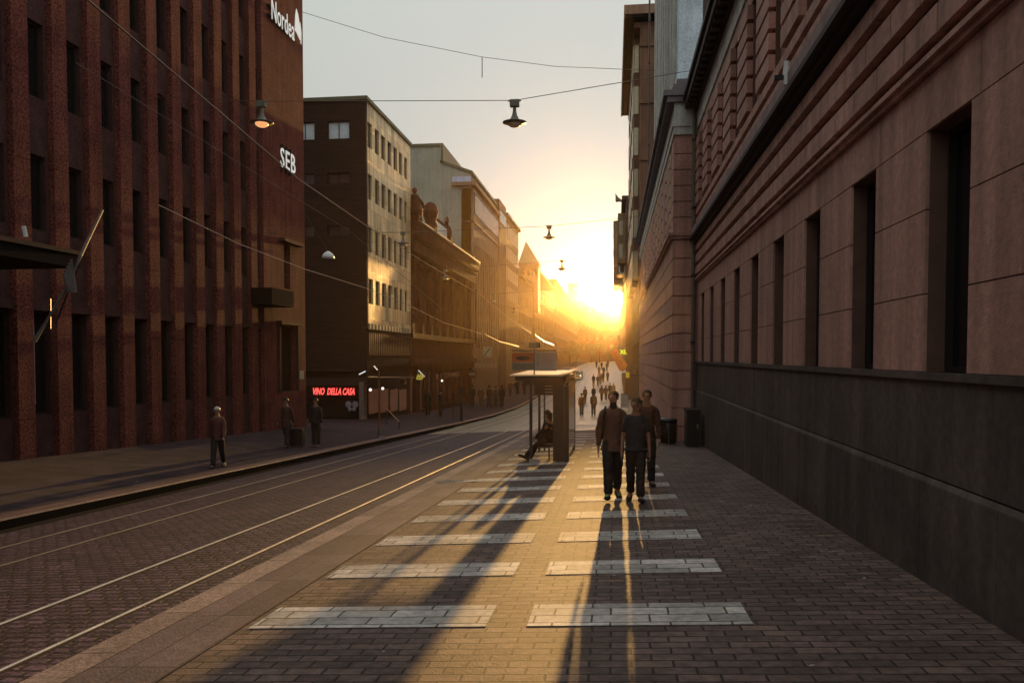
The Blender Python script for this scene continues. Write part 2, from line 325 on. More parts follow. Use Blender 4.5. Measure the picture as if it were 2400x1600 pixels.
# ---- left: tall red granite office
XL = -14.8
b1 = thing('office_building', 'tall dark red granite office building with close vertical pilasters on the left', 'building', (XL, 15, -.9))
mb = MB(); holes = []; pitch = 1.48; pil0 = 18.64
for k in range(-16, 10):
    a = pil0+pitch*k+.60; b = a+.87
    if k == 9: b = 33.15
    for zt in (17.4, 13.95, 10.5, 7.05): holes.append((a+.02, b-.10, zt-1.95, zt))
    if k >= -12: holes.append((a+.02, b-.04, .25, 3.0))
holes = [h for h in holes if h[0] > 2]
near = [h for h in holes if h[0] > 10.5][:90]
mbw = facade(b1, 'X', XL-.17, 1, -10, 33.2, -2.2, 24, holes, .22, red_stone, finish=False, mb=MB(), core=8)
for a, b, c, d in near:
    fm = MB(); fm.box(XL-.36, XL-.29, a, a+.05, c, d).box(XL-.36, XL-.29, b-.05, b, c, d).box(XL-.36, XL-.29, a+.05, b-.05, c, c+.06).box(XL-.36, XL-.29, a+.05, b-.05, d-.06, d)
    w_ = fm.build('window', frame_m, b1); pm = MB(); pm.box(XL-.38, XL-.365, a+.05, b-.05, c+.06, d-.06); pm.build('pane', glass, w_)
    if random.random() < .3:
        pm = MB(); u_ = a+random.uniform(.08, .3); pm.box(XL-.362, XL-.352, u_, u_+.035, c+.2, d-.1)
        if random.random() < .6: pm.box(XL-.362, XL-.352, u_+.1, u_+.13, c+.3, d-.1)
        pm.build('glint_strip', white_m, w_)  # white slivers painted over the panes as window reflections
pm = MB()
for h in holes:
    if h not in near: pm.box(XL-.38, XL-.365, h[0], h[1], h[2], h[3])
if pm.v: pm.build('window_row', glass, b1)
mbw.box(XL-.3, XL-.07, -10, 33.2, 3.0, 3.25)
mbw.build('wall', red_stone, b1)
for k in range(-16, 10):
    a = pil0+pitch*k; pm = MB()
    for j in range(12):
        z0 = -2+j*2.2; pm.box(XL-.7, XL, a, a+.58, z0, z0+2.19)
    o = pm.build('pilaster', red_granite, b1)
pm = MB()      # end pier with its window, door recess and ledge
hs = [(35.3, 36.0, 4.9, 6.9), (34.6, 36.6, .2, 3.2)]
facade(b1, 'X', XL, 1, 33.15, 37.8, -2.3, 24, hs, .3, red_granite, glass, frame_m, core=8, wallname='end_pier')
pm = MB(); pm.box(XL, XL+.3, 34.7, 36.9, 6.95, 7.1); pm.build('window_hood', red_stone, b1)
pm = MB(); pm.box(XL, XL+.25, 34.4, 36.8, 3.25, 3.4); pm.box(XL+.0, XL+.12, 34.5, 34.6, .2, 3.25).box(XL+.0, XL+.12, 36.6, 36.7, .2, 3.25)
pm.build('window_hood', red_stone, b1)
pm = MB(); p1, p2 = onX(615, 675, XL+.9), onX(685, 720, XL+.9); pm.box(XL, XL+.9, p1.y+.9, p1.y+3.2, p2.z, p1.z+.1); o = pm.build('blade_sign', mat('matt_black', (.006, .005, .005), .95)); tag(o, 'dark box sign sticking out from the red granite end pier', 'sign')
# canopy left edge
cn = thing('entrance_canopy', 'dark entrance canopy with a thin lit edge at the left frame edge', 'canopy', (XL+1, 14, 4.4))
c1 = onX(188, 597, -12.2); c2 = onX(183, 628, -12.2)
pm = MB(); pm.box(XL+.0, -12.2, 4, c1.y, c2.z, c1.z); pm.build('roof', mat('matt_black', (.006, .005, .005), .95, .1, spec=.1), cn)
pm = MB(); pm.box(-12.2, -12.14, 4, c1.y, c1.z-.02, c1.z+.07); pm.box(XL+.0, -12.14, c1.y, c1.y+.07, c1.z-.02, c1.z+.07); pm.build('edge_band', mat('dull_gutter', (.07, .04, .03), .7), cn)
pm = MB(); pm.tube([onX(60, 555, -13), onX(55, 530, -13)], .05); pm.build('lamp_stub', white_m, cn)
fp = thing('flagpole', 'slanting grey flagpole with a furled cloth beside the entrance canopy', 'flagpole', onX(80, 800, -12.6))
pm = MB(); pm.tube([onX(80, 800, -12.6), onX(165, 660, -12.0), onX(188, 600, -11.9), onX(240, 492, -11.8)], [.05, .045, .04, .03], 8); pm.build('pole', mat('grey_pole', (.13, .10, .09), .6, .2), fp)
pm = MB()
for i in range(5): pm.tube([onX(150+i*4, 640-i*8, -12.02+i*.015), onX(162+i*3, 684-i*5, -12.0)+Vector((0, 0, -.05*i))], [.03, .06], 6)
pm.build('furled_cloth', mat('grey_cloth', (.12, .1, .1), .8), fp)
pm = MB(); pm.tube([onX(130, 760, -12.4), onX(185, 620, -12.0)], .02, 5); pm.tube([onX(118, 700, -12.6), onX(118, 770, -12.6)], .015, 5); pm.build('stay', black_m, fp)
# ---- writing on the granite building
def text(body, size, M, m, name, parent=None, ext=.04, bold=.0, align='LEFT', sx=1.0, width=None, spc=1.0):
    cu = bpy.data.curves.new(name, 'FONT'); cu.body = body; cu.size = size; cu.extrude = ext; cu.offset = bold; cu.align_x = align; cu.resolution_u = 3; cu.space_character = spc
    o = bpy.data.objects.new(name+'_tmp', cu); scene.collection.objects.link(o); dg = bpy.context.evaluated_depsgraph_get()
    me = bpy.data.meshes.new_from_object(o.evaluated_get(dg)); bpy.data.objects.remove(o); me.materials.clear(); me.materials.append(m)
    xs_ = [v.co.x for v in me.vertices]; sx = width/(max(xs_)-min(xs_)) if width else sx; me.transform(Matrix.Diagonal((sx, 1, 1, 1))); off = ORG.get(parent.name, Vector((0, 0, 0))) if parent else Vector((0, 0, 0)); me.transform(Matrix.Translation(-off) @ M)
    q = bpy.data.objects.new(name, me); scene.collection.objects.link(q)
    if parent: q.parent = parent; ORG[q.name] = off
    return q
def MX(x, y, z): return Matrix(((0, 0, 1, x), (1, 0, 0, y), (0, 1, 0, z), (0, 0, 0, 1)))     # on a wall facing +x
def MY(x, y, z): return Matrix(((1, 0, 0, x), (0, 0, -1, y), (0, 1, 0, z), (0, 0, 0, 1)))    # on a wall facing the camera
letter = mat('white_sign_letter', (.82, .82, .80), .35, .05)
letter_lit = mat('white_sign_letter_lit', (.8, .8, .78), .35, .05, emit=(1, .97, .9), estr=.10)
na = onX(637, 40, XL+.25); nb = onX(693, 86, XL+.25)
sg = thing('wall_sign', 'white letters with a sail mark high on the red granite building corner', 'sign', (XL, na.y, na.z))
text('Nordea', 1.30, MX(XL+.22, na.y, na.z-.05), letter_lit, 'lettering', sg, .008, .004, width=onX(690, 80, XL+.22).y-na.y-.05, spc=1.05)
sa, sb = onX(690, 80, XL+.22), onX(705, 40, XL+.22)
pm = MB(); y0, y1 = sa.y+.05, onX(706, 60, XL+.22).y; z0 = sa.z-.05
pm.prism([(XL+.2, y0+.02, z0+.25), (XL+.2, y0+.10, z0+.95), (XL+.2, y0+.22, z0+1.3), (XL+.2, y0+.42, z0+1.1), (XL+.2, y1-.12, z0+.55), (XL+.2, y1-.16, z0+.02), (XL+.2, y0+.25, z0+.2)], (.03, 0, 0))
pm.prism([(XL+.2, y1-.08, z0-.05), (XL+.2, y1-.02, z0-.12), (XL+.2, y1, z0+.45), (XL+.2, y1-.12, z0+.85), (XL+.2, y1-.06, z0+.5)], (.03, 0, 0)); pm.build('sail_mark', letter_lit, sg)
pm = MB(); pm.box(XL, XL+.18, na.y, nb.y, na.z+.1, na.z+.16).box(XL, XL+.18, na.y, nb.y, na.z+.5, na.z+.56); pm.build('bracket', black_m, sg)
s1 = onX(657, 388, XL+.2); s2 = onX(692, 403, XL+.2)
sg = thing('wall_sign', 'three white block letters on the granite corner below the sail sign', 'sign', (XL, s1.y, s1.z))
text('SEB', 1.18, MX(XL+.2, s1.y, s1.z), letter_lit, 'lettering', sg, .008, .012, width=s2.y-s1.y, spc=1.12)
pm = MB()
for q in (.3, .55, .8): y_ = s1.y+(s2.y-s1.y)*q; pm.box(XL, XL+.15, y_, y_+.03, s1.z-.15, s1.z+1.05)
pm.build('bracket', black_m, sg)
# ---- left: dark building with sunlit ochre side
b2y0, b2y1 = 47.74, 58.5
b2 = thing('corner_building', 'flat roofed building with dark front and golden sunlit street side', 'building', (XL, b2y0, -2.5))
hs = []
for a, b in ((48.05, 49.01), (49.56, 50.49), (50.97, 51.95), (52.46, 53.39), (53.93, 54.8), (55.36, 56.24), (56.76, 57.6)):
    for zb, zt in ((14.51, 16.03), (11.38, 12.92), (8.18, 9.75), (5.04, 6.58)): hs.append((a, b, zb, zt))
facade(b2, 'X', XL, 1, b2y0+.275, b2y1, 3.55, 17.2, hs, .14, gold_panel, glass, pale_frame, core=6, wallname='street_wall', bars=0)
hsf = []; 
for i, (za, zb, g) in enumerate(((285, 325, sky_glass), (405, 430, blind), (528, 553, blind))):
    q1, q2 = onY(767, za, b2y0), onY(819, zb, b2y0); hsf += [(q1.x, q2.x, q2.z, q1.z, g), (onY(690, za, b2y0).x, onY(737, za, b2y0).x, q2.z, q1.z, g)]
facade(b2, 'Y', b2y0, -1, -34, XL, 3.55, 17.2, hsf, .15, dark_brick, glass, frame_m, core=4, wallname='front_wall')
pm = MB(); pm.box(-34, XL+.12, b2y0-.12, b2y1+.1, 17.2, 17.42); pm.build('roof', copper, b2)
pm = MB()                                             # lower storey: ribbed fascia, shopfront
pm.box(-34, XL-.25, b2y0+.3, b2y1, -3.2, 3.55); pm.box(-34, XL-.02, b2y0+.02, b2y0+.3, .9, 3.5); pm.box(XL-.3, XL-.02, b2y0+.3, b2y1, 1.2, 3.5)
pm.build('ground_storey', dark_brick, b2)
pm = MB()
for i in range(26): y_ = b2y0+.25+i*.41; pm.box(XL-.02, XL+.06, y_, y_+.2, 1.9, 3.3)
pm.build('fascia_ribs', mat('dark_rib_metal', (.06, .03, .028), .5), b2)
pm = MB()
for i in range(14): y_ = b2y0+.2+i*.72; pm.box(XL-.02, XL+.10, y_, y_+.3, 3.5, 3.85)
pm.build('dentils', pale_frame, b2)
v1 = onY(845, 895, b2y0-.1); v2 = onY(857, 975, b2y0-.1)
pm = MB(); pm.box(v1.x, v2.x, b2y0-.4, b2y0+.2, gz(-15, 48), v1.z); pm.build('corner_pillar', mat('grey_pink_stone', (.26, .2, .17), .6, .3, 3, .3), b2)
n1 = onY(732, 924, b2y0-.3); n2 = onY(833, 924, b2y0-.3)
pm = MB(); pm.box(n1.x-.6, n2.x+.1, b2y0-.02, b2y0+.05, gz(-16, 48)+.1, n1.z-.25); pm.build('shop_window', glass, b2)
pm = MB(); pm.box(-34, XL+.0, b2y0-.12, b2y0+.02, n1.z+.55, n1.z+.95); pm.build('shop_fascia', frame_m, b2)
neon = mat('red_neon', (.5, .02, .02), .4, 0, emit=(1, .05, .05), estr=.16); neonc = mat('pink_neon', (.6, .1, .1), .4, 0, emit=(1, .16, .13), estr=.32)
ns = thing('neon_sign', 'glowing red neon words over a dark restaurant window', 'neon sign', (n1.x, b2y0-.3, n1.z))
t_ = text('VINO  DELLA CASA', .56, MY(n1.x, b2y0-.28, n1.z)@Matrix.Shear('XZ', 4, (0, 0)) , neon, 'neon_glow', ns, .01, .035); 
wd = max(v.co.x for v in t_.data.vertices)-min(v.co.x for v in t_.data.vertices)
for n_ in ('neon_glow',):
    for v in t_.data.vertices: v.co.x *= (n2.x-n1.x)/wd; v.co.x += v.co.z*.15
t2 = text('VINO  DELLA CASA', .56, MY(n1.x, b2y0-.31, n1.z), neonc, 'neon_tube', ns, .01, .0)
for v in t2.data.vertices: v.co.x *= (n2.x-n1.x)/wd; v.co.x += v.co.z*.15
q = onY(824, 952, b2y0-.25)
pm = MB()
for sx in (-1, 1): pm.lathe([(.0, -.01), (.17, -.01), (.2, 0), (.17, .01), (0, .01)], (q.x+sx*.21, b2y0-.2, q.z+.12), 12, (0, 1, 0)).lathe([(0, -.01), (.11, -.01), (.13, 0), (0, .01)], (q.x+sx*.13, b2y0-.2, q.z-.16), 12, (0, 1, 0))
tag(pm.build('window_ornament', mat('pale_lilac_card', (.3, .27, .33), .7)), 'pale four lobed paper shape in the restaurant window', 'ornament')
shop_glow = mat('dim_shop_window', (.03, .015, .012), .2, .5, 1.5, emit=(1, .38, .2), estr=.012)
for i in range(4):
    a_ = b2y0+1.0+i*2.4; pm = MB(); pm.box(XL-.25, XL-.2, a_, a_+1.9, gz(-15, a_)+.3, -.2+(-.041*(a_-48))+.0); pm.build('shop_window', shop_glow, b2)
# canopy line over the shops
sc1 = thing('shop_canopy', 'long low shop canopy with a thin pale edge under the golden building', 'canopy', (XL+1, b2y0, .6))
ca, cb = onX(862, 882, XL+1.3), onX(965, 870, XL+1.3)
pm = MB(); pm.prism([(XL, ca.y, ca.z-.1), (XL+1.3, ca.y, ca.z-.1), (XL+1.3, ca.y, ca.z-.02), (XL, ca.y, ca.z-.02)], (0, 10.5, -.3)); pm.build('slab', frame_m, sc1)
pm = MB(); pm.tube([(XL+1.31, ca.y, ca.z-.03), (XL+1.31, ca.y+10.5, ca.z-.33)], .035, 5); pm.build('edge_strip', kerb_top, sc1)
# ---- left: ornate low building with roof statues
y3a = b2y1; y3b = onX(1112, 600, XL).y
b3 = thing('ornate_building', 'low dark ornate stone building with heavy cornice and roof sculptures', 'building', (XL, y3a, -2.9))
zc = onX(1000, 522, XL+.9).z
hs = []; nb_ = 9; st = (y3b-y3a)/nb_
for i in range(nb_):
    a = y3a+st*i+st*.32
    hs += [(a, a+st*.36, 4.9, 7.4), (a, a+st*.36, 8.2, 9.8), (a-.2, a+st*.36+.2, -2.4, .6, shop_glow)]
facade(b3, 'X', XL-.25, 1, y3a, y3b, -3.6, zc-1.6, hs, .25, ornate_stone, glass, frame_m, core=10)
pm = MB(); pm.box(XL-.3, XL+.2, y3a, y3b, zc-2.2, zc-1.3).box(XL-.3, XL+.3, y3a, y3b, zc-1.3, zc-.75).box(XL-.3, XL+.5, y3a, y3b, zc-.75, zc-.25).box(XL-1.0, XL+.6, y3a, y3b+.2, zc-.25, zc)
for i in range(60): y_ = y3a+.1+i*(y3b-y3a-.3)/60; pm.box(XL+.3, XL+.48, y_, y_+.2, zc-1.05, zc-.76)
pm.build('cornice', ornate_stone, b3)
pm = MB(); pm.box(XL+.55, XL+.64, y3a, y3b+.2, zc-.02, zc+.10); pm.build('cornice_flashing', steel, b3)
for i in range(nb_+1):
    y_ = y3a+st*i; pm = MB(); pm.box(XL-.25, XL+.14, y_+.05, y_+.65, 3.6, 4.3); pm.lathe([(.3, 4.3), (.26, 4.5), (.24, 6.5), (.2, 8.6), (.3, 8.75), (.34, 9.0)], (XL-.14, y_+.35, 0), 10); pm.build('half_column', ornate_stone, b3)
pm = MB(); pm.box(XL-.3, XL+.16, y3a, y3b, 3.2, 3.6).box(XL-.3, XL+.25, y3a, y3b, 1.2, 1.7); pm.build('string_course', ornate_stone, b3)
pm = MB(); pm.box(XL-9, XL-.5, y3a, y3b, zc, zc+.4); pm.build('attic', ornate_stone, b3)
def statue(px, pyt, pyb, label, kind):
    p = onX(px, pyb, XL+.2); q = onX(px, pyt, XL+.2); h = q.z-p.z
    r = thing('roof_statue', label, 'statue', (XL+.2, p.y, zc), 'sculptures along the cornice'); z0 = zc; h = q.z-zc; x, y = XL+.2, p.y
    pm = MB(); pm.box(x-.45, x+.45, y-.5, y+.5, z0, z0+h*.18); pm.build('plinth', ornate_stone, r)
    pm = MB()
    if kind == 0:   # seated draped figure
        pm.lathe([(.55, .15*h), (.6, .3*h), (.48, .5*h), (.38, .62*h), (.42, .7*h), (.25, .79*h), (.1, .82*h), (.17, .87*h), (.2, .92*h), (.14, .98*h), (.03, h)], (x, y, z0), 12)
        pm.tube([(x+.3, y+.3, z0+.66*h), (x+.55, y+.45, z0+.5*h), (x+.6, y+.2, z0+.42*h)], [.14, .12, .09], 7).tube([(x-.2, y+.2, z0+.4*h), (x+.3, y+.5, z0+.36*h), (x+.35, y+.6, z0+.2*h)], [.22, .2, .14], 7)
    elif kind == 1:  # domed urn
        pm.lathe([(.6, .15*h), (.5, .3*h), (.42, .34*h), (.55, .5*h), (.62, .62*h), (.66, .66*h), (.6, .7*h), (.55, .84*h), (.35, .95*h), (.12, 1.0*h)], (x, y, z0), 12)
    else:            # crouching winged group
        pm.lathe([(.4, .15*h), (.45, .4*h), (.3, .6*h), (.1, .7*h), (.18, .8*h), (.12, .95*h), (.02, h)], (x, y, z0), 10)
        pm.tube([(x, y-.1, z0+.6*h), (x, y-.6, z0+.85*h), (x, y-1.0, z0+.7*h)], [.12, .16, .04], 6).tube([(x, y+.1, z0+.55*h), (x, y+.6, z0+.6*h), (x, y+1.1, z0+.3*h)], [.15, .2, .08], 6)
    pm.build('figure', ornate_stone, r, True)
statue(972, 440, 505, 'seated draped figure at the near end of the ornate cornice', 0)
statue(1009, 474, 528, 'domed urn shaped roof ornament between the two figure groups', 1)
statue(1048, 507, 548, 'winged crouching sculpture group at the far end of the parapet', 2)
for a, b, lb in ((1018, 1048, 'pale framed opening in the parapet under the winged sculpture'), ):
    pa, pb = onX(a, 520, XL+.3), onX(b, 545, XL+.3)
    pm = MB(); pm.box(XL+.1, XL+.3, pa.y, pb.y, zc+.1, zc+1.15); tag(pm.build('roof_billboard', white_m), 'white blank board standing on the ornate cornice', 'board')
    pm = MB(); pm.box(XL-.1, XL+.25, pa.y-.3, pb.y+.4, zc+1.16, zc+1.5).box(XL-.1, XL+.25, pa.y-.35, pa.y-.02, zc, zc+1.16).box(XL-.1, XL+.25, pb.y+.02, pb.y+.5, zc, zc+1.16); pm.build('parapet', ornate_stone, b3)
# ---- left: beige gable building
y4 = onX(1110, 500, XL).y; y4b = onX(1168, 505, XL).y
b4 = thing('gabled_building', 'tall pale beige building with a blank stepped gable and ribbed street side', 'building', (XL, y4, -3))
pts = [onY(*p, y4) for p in [(900, 343), (1034, 343), (1034, 382), (1104, 408), (1104, 420)]]
pm = MB(); pm.prism([(pts[0].x, y4, -4)]+[tuple(p) for p in pts]+[(pts[-1].x, y4, -4)], (0, 20, 0)); pm.build('gable_wall', beige_render, b4)
ra, rb = onY(1034, 343, y4), onY(1034, 382, y4)
pm = MB(); pm.box(pts[0].x, ra.x+.2, y4-.15, y4+20, ra.z, ra.z+.3); pm.prism([(ra.x-.1, y4-.15, rb.z), (pts[3].x+.2, y4-.15, pts[3].z), (pts[3].x+.2, y4-.15, pts[3].z+.3), (ra.x-.1, y4-.15, rb.z+.3)], (0, 20, 0)); pm.box(ra.x, ra.x+.25, y4-.15, y4+19, rb.z, ra.z); pm.build('roof', copper, b4)
zt4 = onX(1118, 424, XL+.5).z; xw = onY(1085, 500, y4).x
hs = []; n4 = 11; st4 = (y4b-y4-2.2)/n4
for i in range(n4):
    a = y4+1.6+st4*i
    hs.append((a+.55, a+st4-.25, 3.5, zt4-6.2))
facade(b4, 'X', XL, 1, y4, y4b, -4, zt4-.6, [], .2, beige_stone, core=max(1, XL-xw-.4), wallname='street_wall')
pm = MB()
for i in range(n4+1):
    a = y4+1.4+st4*i; pm.box(XL, XL+.16, a, a+.55, 2.8, zt4-6.4)
pm.box(XL, XL+.1, y4, y4b, zt4-4.2, zt4-4.0); pm.build('ribs', beige_stone, b4)
for i in range(n4):
    a = y4+1.4+st4*i+.55
    for zb in (3.4, 6.4, 9.4): 
        pm = MB(); pm.box(XL, XL+.05, a+.05, a+st4-.6, zb, zb+2.3); pm.build('window', glass, b4)
pm = MB()
for i in range(22): a = y4+.7+i*(y4b-y4-1)/22; pm.box(XL, XL+.08, a, a+.45, zt4-3.2, zt4-1.2)
pm.build('attic_windows', mat('attic_glass', (.16, .12, .1), .2, spec=.8), b4)
pm = MB(); pm.box(xw-1.2, XL+.3, y4-.5, y4b, zt4-.35, zt4); pm.build('cornice', beige_stone, b4)
pm = MB(); pm.box(xw-1.1, XL-.3, y4-.35, y4+4, zt4+.02, zt4+.6); pm.build('roof_light', mat('pale_blue_metal', (.5, .55, .72), .4), b4)
pm = MB(); q = onY(1110, 500, y4); pm.box(xw, XL+.05, y4-.08, y4, zt4-4.2, zt4-4.0); pm.build('string_course', brown_far, b4)
# ---- left: glazed ribbon building
y5 = y4b; y5b = onX(1215, 555, XL).y
b5 = thing('glazed_building', 'flat fronted office with wide ribbon windows glowing in the low sun', 'building', (XL, y5, -3))
y5g = onX(1184, 560, XL).y
zz = [onX(1190, y_, XL).z for y_ in (523, 559, 576, 608, 624, 656, 669, 703)]
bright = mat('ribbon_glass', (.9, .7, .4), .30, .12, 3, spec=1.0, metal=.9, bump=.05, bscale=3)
hs = []
for k in range(4):
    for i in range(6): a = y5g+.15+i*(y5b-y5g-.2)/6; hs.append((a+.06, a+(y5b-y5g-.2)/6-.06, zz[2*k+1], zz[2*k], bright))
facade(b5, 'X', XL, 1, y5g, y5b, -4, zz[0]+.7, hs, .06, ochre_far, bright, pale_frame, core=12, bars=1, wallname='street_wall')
pm = MB(); pm.box(XL-12, XL+.12, y5, y5g, -4, zz[0]+1.6); pm.build('stair_pier', brown_far, b5)
pm = MB(); pm.box(XL+.12, XL+.19, y5+.4, y5g-.5, zz[0]-1.2, zz[0]+.2); pm.build('window', sky_glass, b5)
pm = MB(); pm.box(XL-12, XL+.4, y5g, y5b+.2, zz[0]+.7, zz[0]+1.0); pm.build('roof', copper, b5)
# ---- left: far row with a pointed tower
def block(name, label, x, out_, y0, y1, ztop, m, nwin, floors, zb=-3.5, g=glass, depth=.2, core=12, balc=0, roof=copper, grp=None):
    r = thing(name, label, 'building', (x, y0, zb+.5), grp); hs = []; st = (y1-y0)/nwin
    fh = (ztop-1.4-(zb+4.5))/max(floors, 1)
    for i in range(nwin):
        for f in range(floors): a = y0+st*i+st*.25; z = zb+4.6+fh*f; hs.append((a, a+st*.5, z, z+fh*.6))
    facade(r, 'X', x, out_, y0, y1, zb, ztop, hs, depth, m, g, None, core=core)
    pm = MB(); pm.box(x-out_*(core+.2), x+out_*.5, y0, y1+.01, ztop, ztop+.4); pm.build('cornice', m, r); pm = MB(); pm.box(x, x+out_*.2, y0, y1, zb+4.0, zb+4.3); pm.build('string_course', m, r)
    if balc:
        for i in range(0, nwin, 2):
            for f in range(floors): a = y0+st*i+st*.1; z = zb+4.5+fh*f; q = MB(); q.box(x, x+out_*balc, a, a+st*.8, z-.12, z).box(x+out_*(balc-.05), x+out_*balc, a, a+st*.8, z, z+.9); q.build('balcony', m, r)
    return r
y6 = y5b
block('terrace_building', 'low ochre street building under the pointed tower', XL, 1, y6, 149, 14.5, ochre_far, 9, 4)
b6 = block('terrace_building', 'long ochre building with many small windows beyond the pointed tower', XL, 1, 154, 205, 18.4, ochre_far, 16, 5, balc=.3)
b7 = block('terrace_building', 'farthest brown row on the left before the square chimney tower', XL, 1, 205, 338, 21, brown_far, 22, 5)
q = [onY(p, z, 150) for p, z in ((1218, 618), (1262, 618), (1231, 563))]
tw = thing('pointed_tower', 'square stone tower with a steep pyramid roof above the left street row', 'tower', (q[0].x, 150, 15.5))
pm = MB(); pm.box(q[0].x, q[1].x, 149.5, 152.8, 10, q[0].z); pm.box(q[0].x-.15, q[1].x+.15, 149.3, 153, q[0].z-.5, q[0].z); pm.build('shaft', beige_stone, tw)
pm = MB(); ax = (q[2].x, 151.2, q[2].z); base = [(q[0].x-.2, 149.3, q[0].z), (q[1].x+.2, 149.3, q[0].z), (q[1].x+.2, 153, q[0].z), (q[0].x-.2, 153, q[0].z)]
for i in range(4): pm.poly([base[i], base[(i+1) % 4], ax])
pm.poly(base); pm.build('pyramid_roof', mat('aged_copper_roof', (.17, .17, .11), .55, .2), tw)
pm = MB()
for i in range(3): x_ = q[0].x+.5+i*1.0; pm.box(x_, x_+.45, 149.44, 149.5, q[0].z-2.2, q[0].z-1)
pm.build('window', glass, tw)
# closing block across the end of the street
eb = thing('end_building', 'distant block closing the end of the street below the sky', 'building', (-10, 345, 0))
pl, pr = onY(1325, 706, 345), onY(1445, 706, 345)
hs = []
for i in range(12):
    for f in range(5): a = pl.x+1.2+i*(pr.x+14-pl.x)/12; hs.append((a, a+1.3, 5+f*3.9, 7.2+f*3.9))
facade(eb, 'Y', 345, -1, pl.x, pr.x+14, -1, pl.z, hs, .3, brown_far, glass, None, core=14)
tl, tr_ = onY(1332, 664, 350), onY(1353, 664, 350)
et = thing('square_tower', 'plain square tower standing at the far end of the street', 'tower', (tl.x, 350, 24))
pm = MB(); pm.box(tl.x, tr_.x, 349, 354, 20, tl.z-.6).box(tl.x-.25, tr_.x+.25, 348.7, 354.3, tl.z-.6, tl.z); pm.build('shaft', ochre_far, et)
pm = MB()
for i in range(2): pm.box(tl.x+.7+i*1.7, tl.x+1.5+i*1.7, 348.93, 349, tl.z-4, tl.z-2)
pm.build('window', glass, et)
# ---- right: near ashlar building
XR = 2.73
ba = thing('ashlar_building', 'near brown ashlar building with tall recessed windows filling the right side', 'building', (XR, 5, -.3))
yw = [6.70-2.29*2, 6.70-2.29, 6.70]+[8.99+2.31*i for i in range(9)]; WW = .90; yend = 27.4
ws = [(y_, y_+WW) for y_ in yw if y_+WW < yend]
# backing and reveals
hs = [(a, b, 1.65, 3.76) for a, b in ws]+[(a+.02, a+1.06, 6.67, 8.85) for a, b in ws]
facade(ba, 'X', XR+.03, -1, -8, yend, -1.6, 10.0, hs, .20, brown_groove, glass, frame_m, core=8, wallname='joint_backing', bars=0)
wall = MB()
def stones(z0, z1, gap=.012, face=0., seg=1.15, ph=0., cut=None):
    ys_ = [-8]; y_ = -8+seg*ph
    cuts = sorted(cut or [])
    segs = []; cur = -8
    for a, b in cuts: segs.append((cur, a)); cur = b
    segs.append((cur, yend))
    for a, b in segs:
        if b-a < .05: continue
        if cut: wall.box(XR-face, XR+.03, a, b, z0+gap/2, z1-gap/2); continue
        t = a
        first = seg*ph if ph else seg
        e = min(a+first, b)
        while t < b-.01:
            wall.box(XR-face, XR+.03, t+gap/2, e-gap/2, z0+gap/2, z1-gap/2); t = e; e = min(e+seg, b)
for z0, z1 in ((1.65, 2.34), (2.34, 3.08), (3.08, 3.76)): stones(z0, z1, cut=ws)
stones(3.76, 4.24, seg=2.31, ph=.3)
for i, (z0, z1) in enumerate(((4.42, 4.78), (4.80, 5.17), (5.20, 5.50))): stones(z0+.045, z1-.045, .03, .075, .78, (.5, 0, .7)[i])
for i, (z0, z1) in enumerate(((6.0, 6.33), (6.36, 6.64))): stones(z0+.04, z1-.04, .03, .07, .78, (.5, 0)[i])
up_c = [(a+.02, a+1.06) for a, b in ws]
for i in range(6):
    z0 = 6.67+i*.365; stones(z0+.055, z0+.345, .01, .09, cut=up_c)
stones(8.87, 9.2, seg=2.31)
wall.build('wall', brown_plaster, ba)
rv = MB()
for a, b in ws: rv.box(XR-.01, XR+.55, b, b+.004, 1.66, 3.75)
pm = MB()
pm.box(XR-.05, XR+.03, -8, yend, 4.25, 4.31).box(XR-.09, XR+.03, -8, yend, 4.31, 4.36).box(XR-.03, XR+.03, -8, yend, 4.36, 4.41)
pm.build('moulding', brown_plaster, ba)
pm = MB(); pm.box(XR-.14, XR+.03, -8, yend, 5.52, 5.62).box(XR-.26, XR+.03, -8, yend, 5.62, 5.70); pm.build('soffit', mat('dark_cornice', (.05, .035, .032), .7, .2, 2, .2), ba)  # shade under the band put into this darker colour
for a, b in up_c:
    if a > 8: pm = MB(); pm.box(XR+.12, XR+.16, a, b, 6.68, 8.55); pm.build('shutter', brown_plaster, ba)
pm = MB(); pm.box(XR-.24, XR+.03, -8, yend, 5.70, 5.90); pm.build('string_band', mat('lilac_band_stone', (.30, .20, .20), .7, .25, 1.4, .2, streak=.2), ba)
pm = MB(); pm.box(XR-.04, XR+.03, -8, yend, 9.22, 9.82)
pm.build('pale_band', pale_stone, ba)
pm = MB(); pm.box(XR-.14, XR+.03, -8, yend+.1, 9.84, 9.95).box(XR-.42, XR+.03, -8, yend+.3, 9.95, 10.2).box(XR-.5, XR+.03, -8, yend+.35, 10.2, 10.35).box(XR+.0, XR+8, -8, yend, 10.36, 10.6)
for i in range(70): y_ = -7.8+i*.5; pm.box(XR-.36, XR-.15, y_, y_+.22, 9.86, 9.949)
pm.build('cornice', mat('dark_cornice', (.05, .035, .032), .7, .2, 2, .2), ba)
pm = MB()
pm.box(XR-.04, XR+.03, -8, yend, -1.6, .70); pm.prism([(XR-.04, -8, .70), (XR-.02, -8, .745), (XR+.03, -8, .745), (XR+.03, -8, .70)], (0, yend+8, 0)); pm.box(XR-.02, XR+.03, -8, yend, .76, 1.58)
for i in range(24):
    y_ = -7+i*1.45; pm.box(XR-.044, XR-.04, y_, y_+1.435, -1.6, .69)
pm.build('plinth', dark_plinth, ba)
pm = MB(); pm.box(XR-.05, XR+.64, -8, yend, 1.585, 1.65); pm.build('sill', dark_plinth, ba)
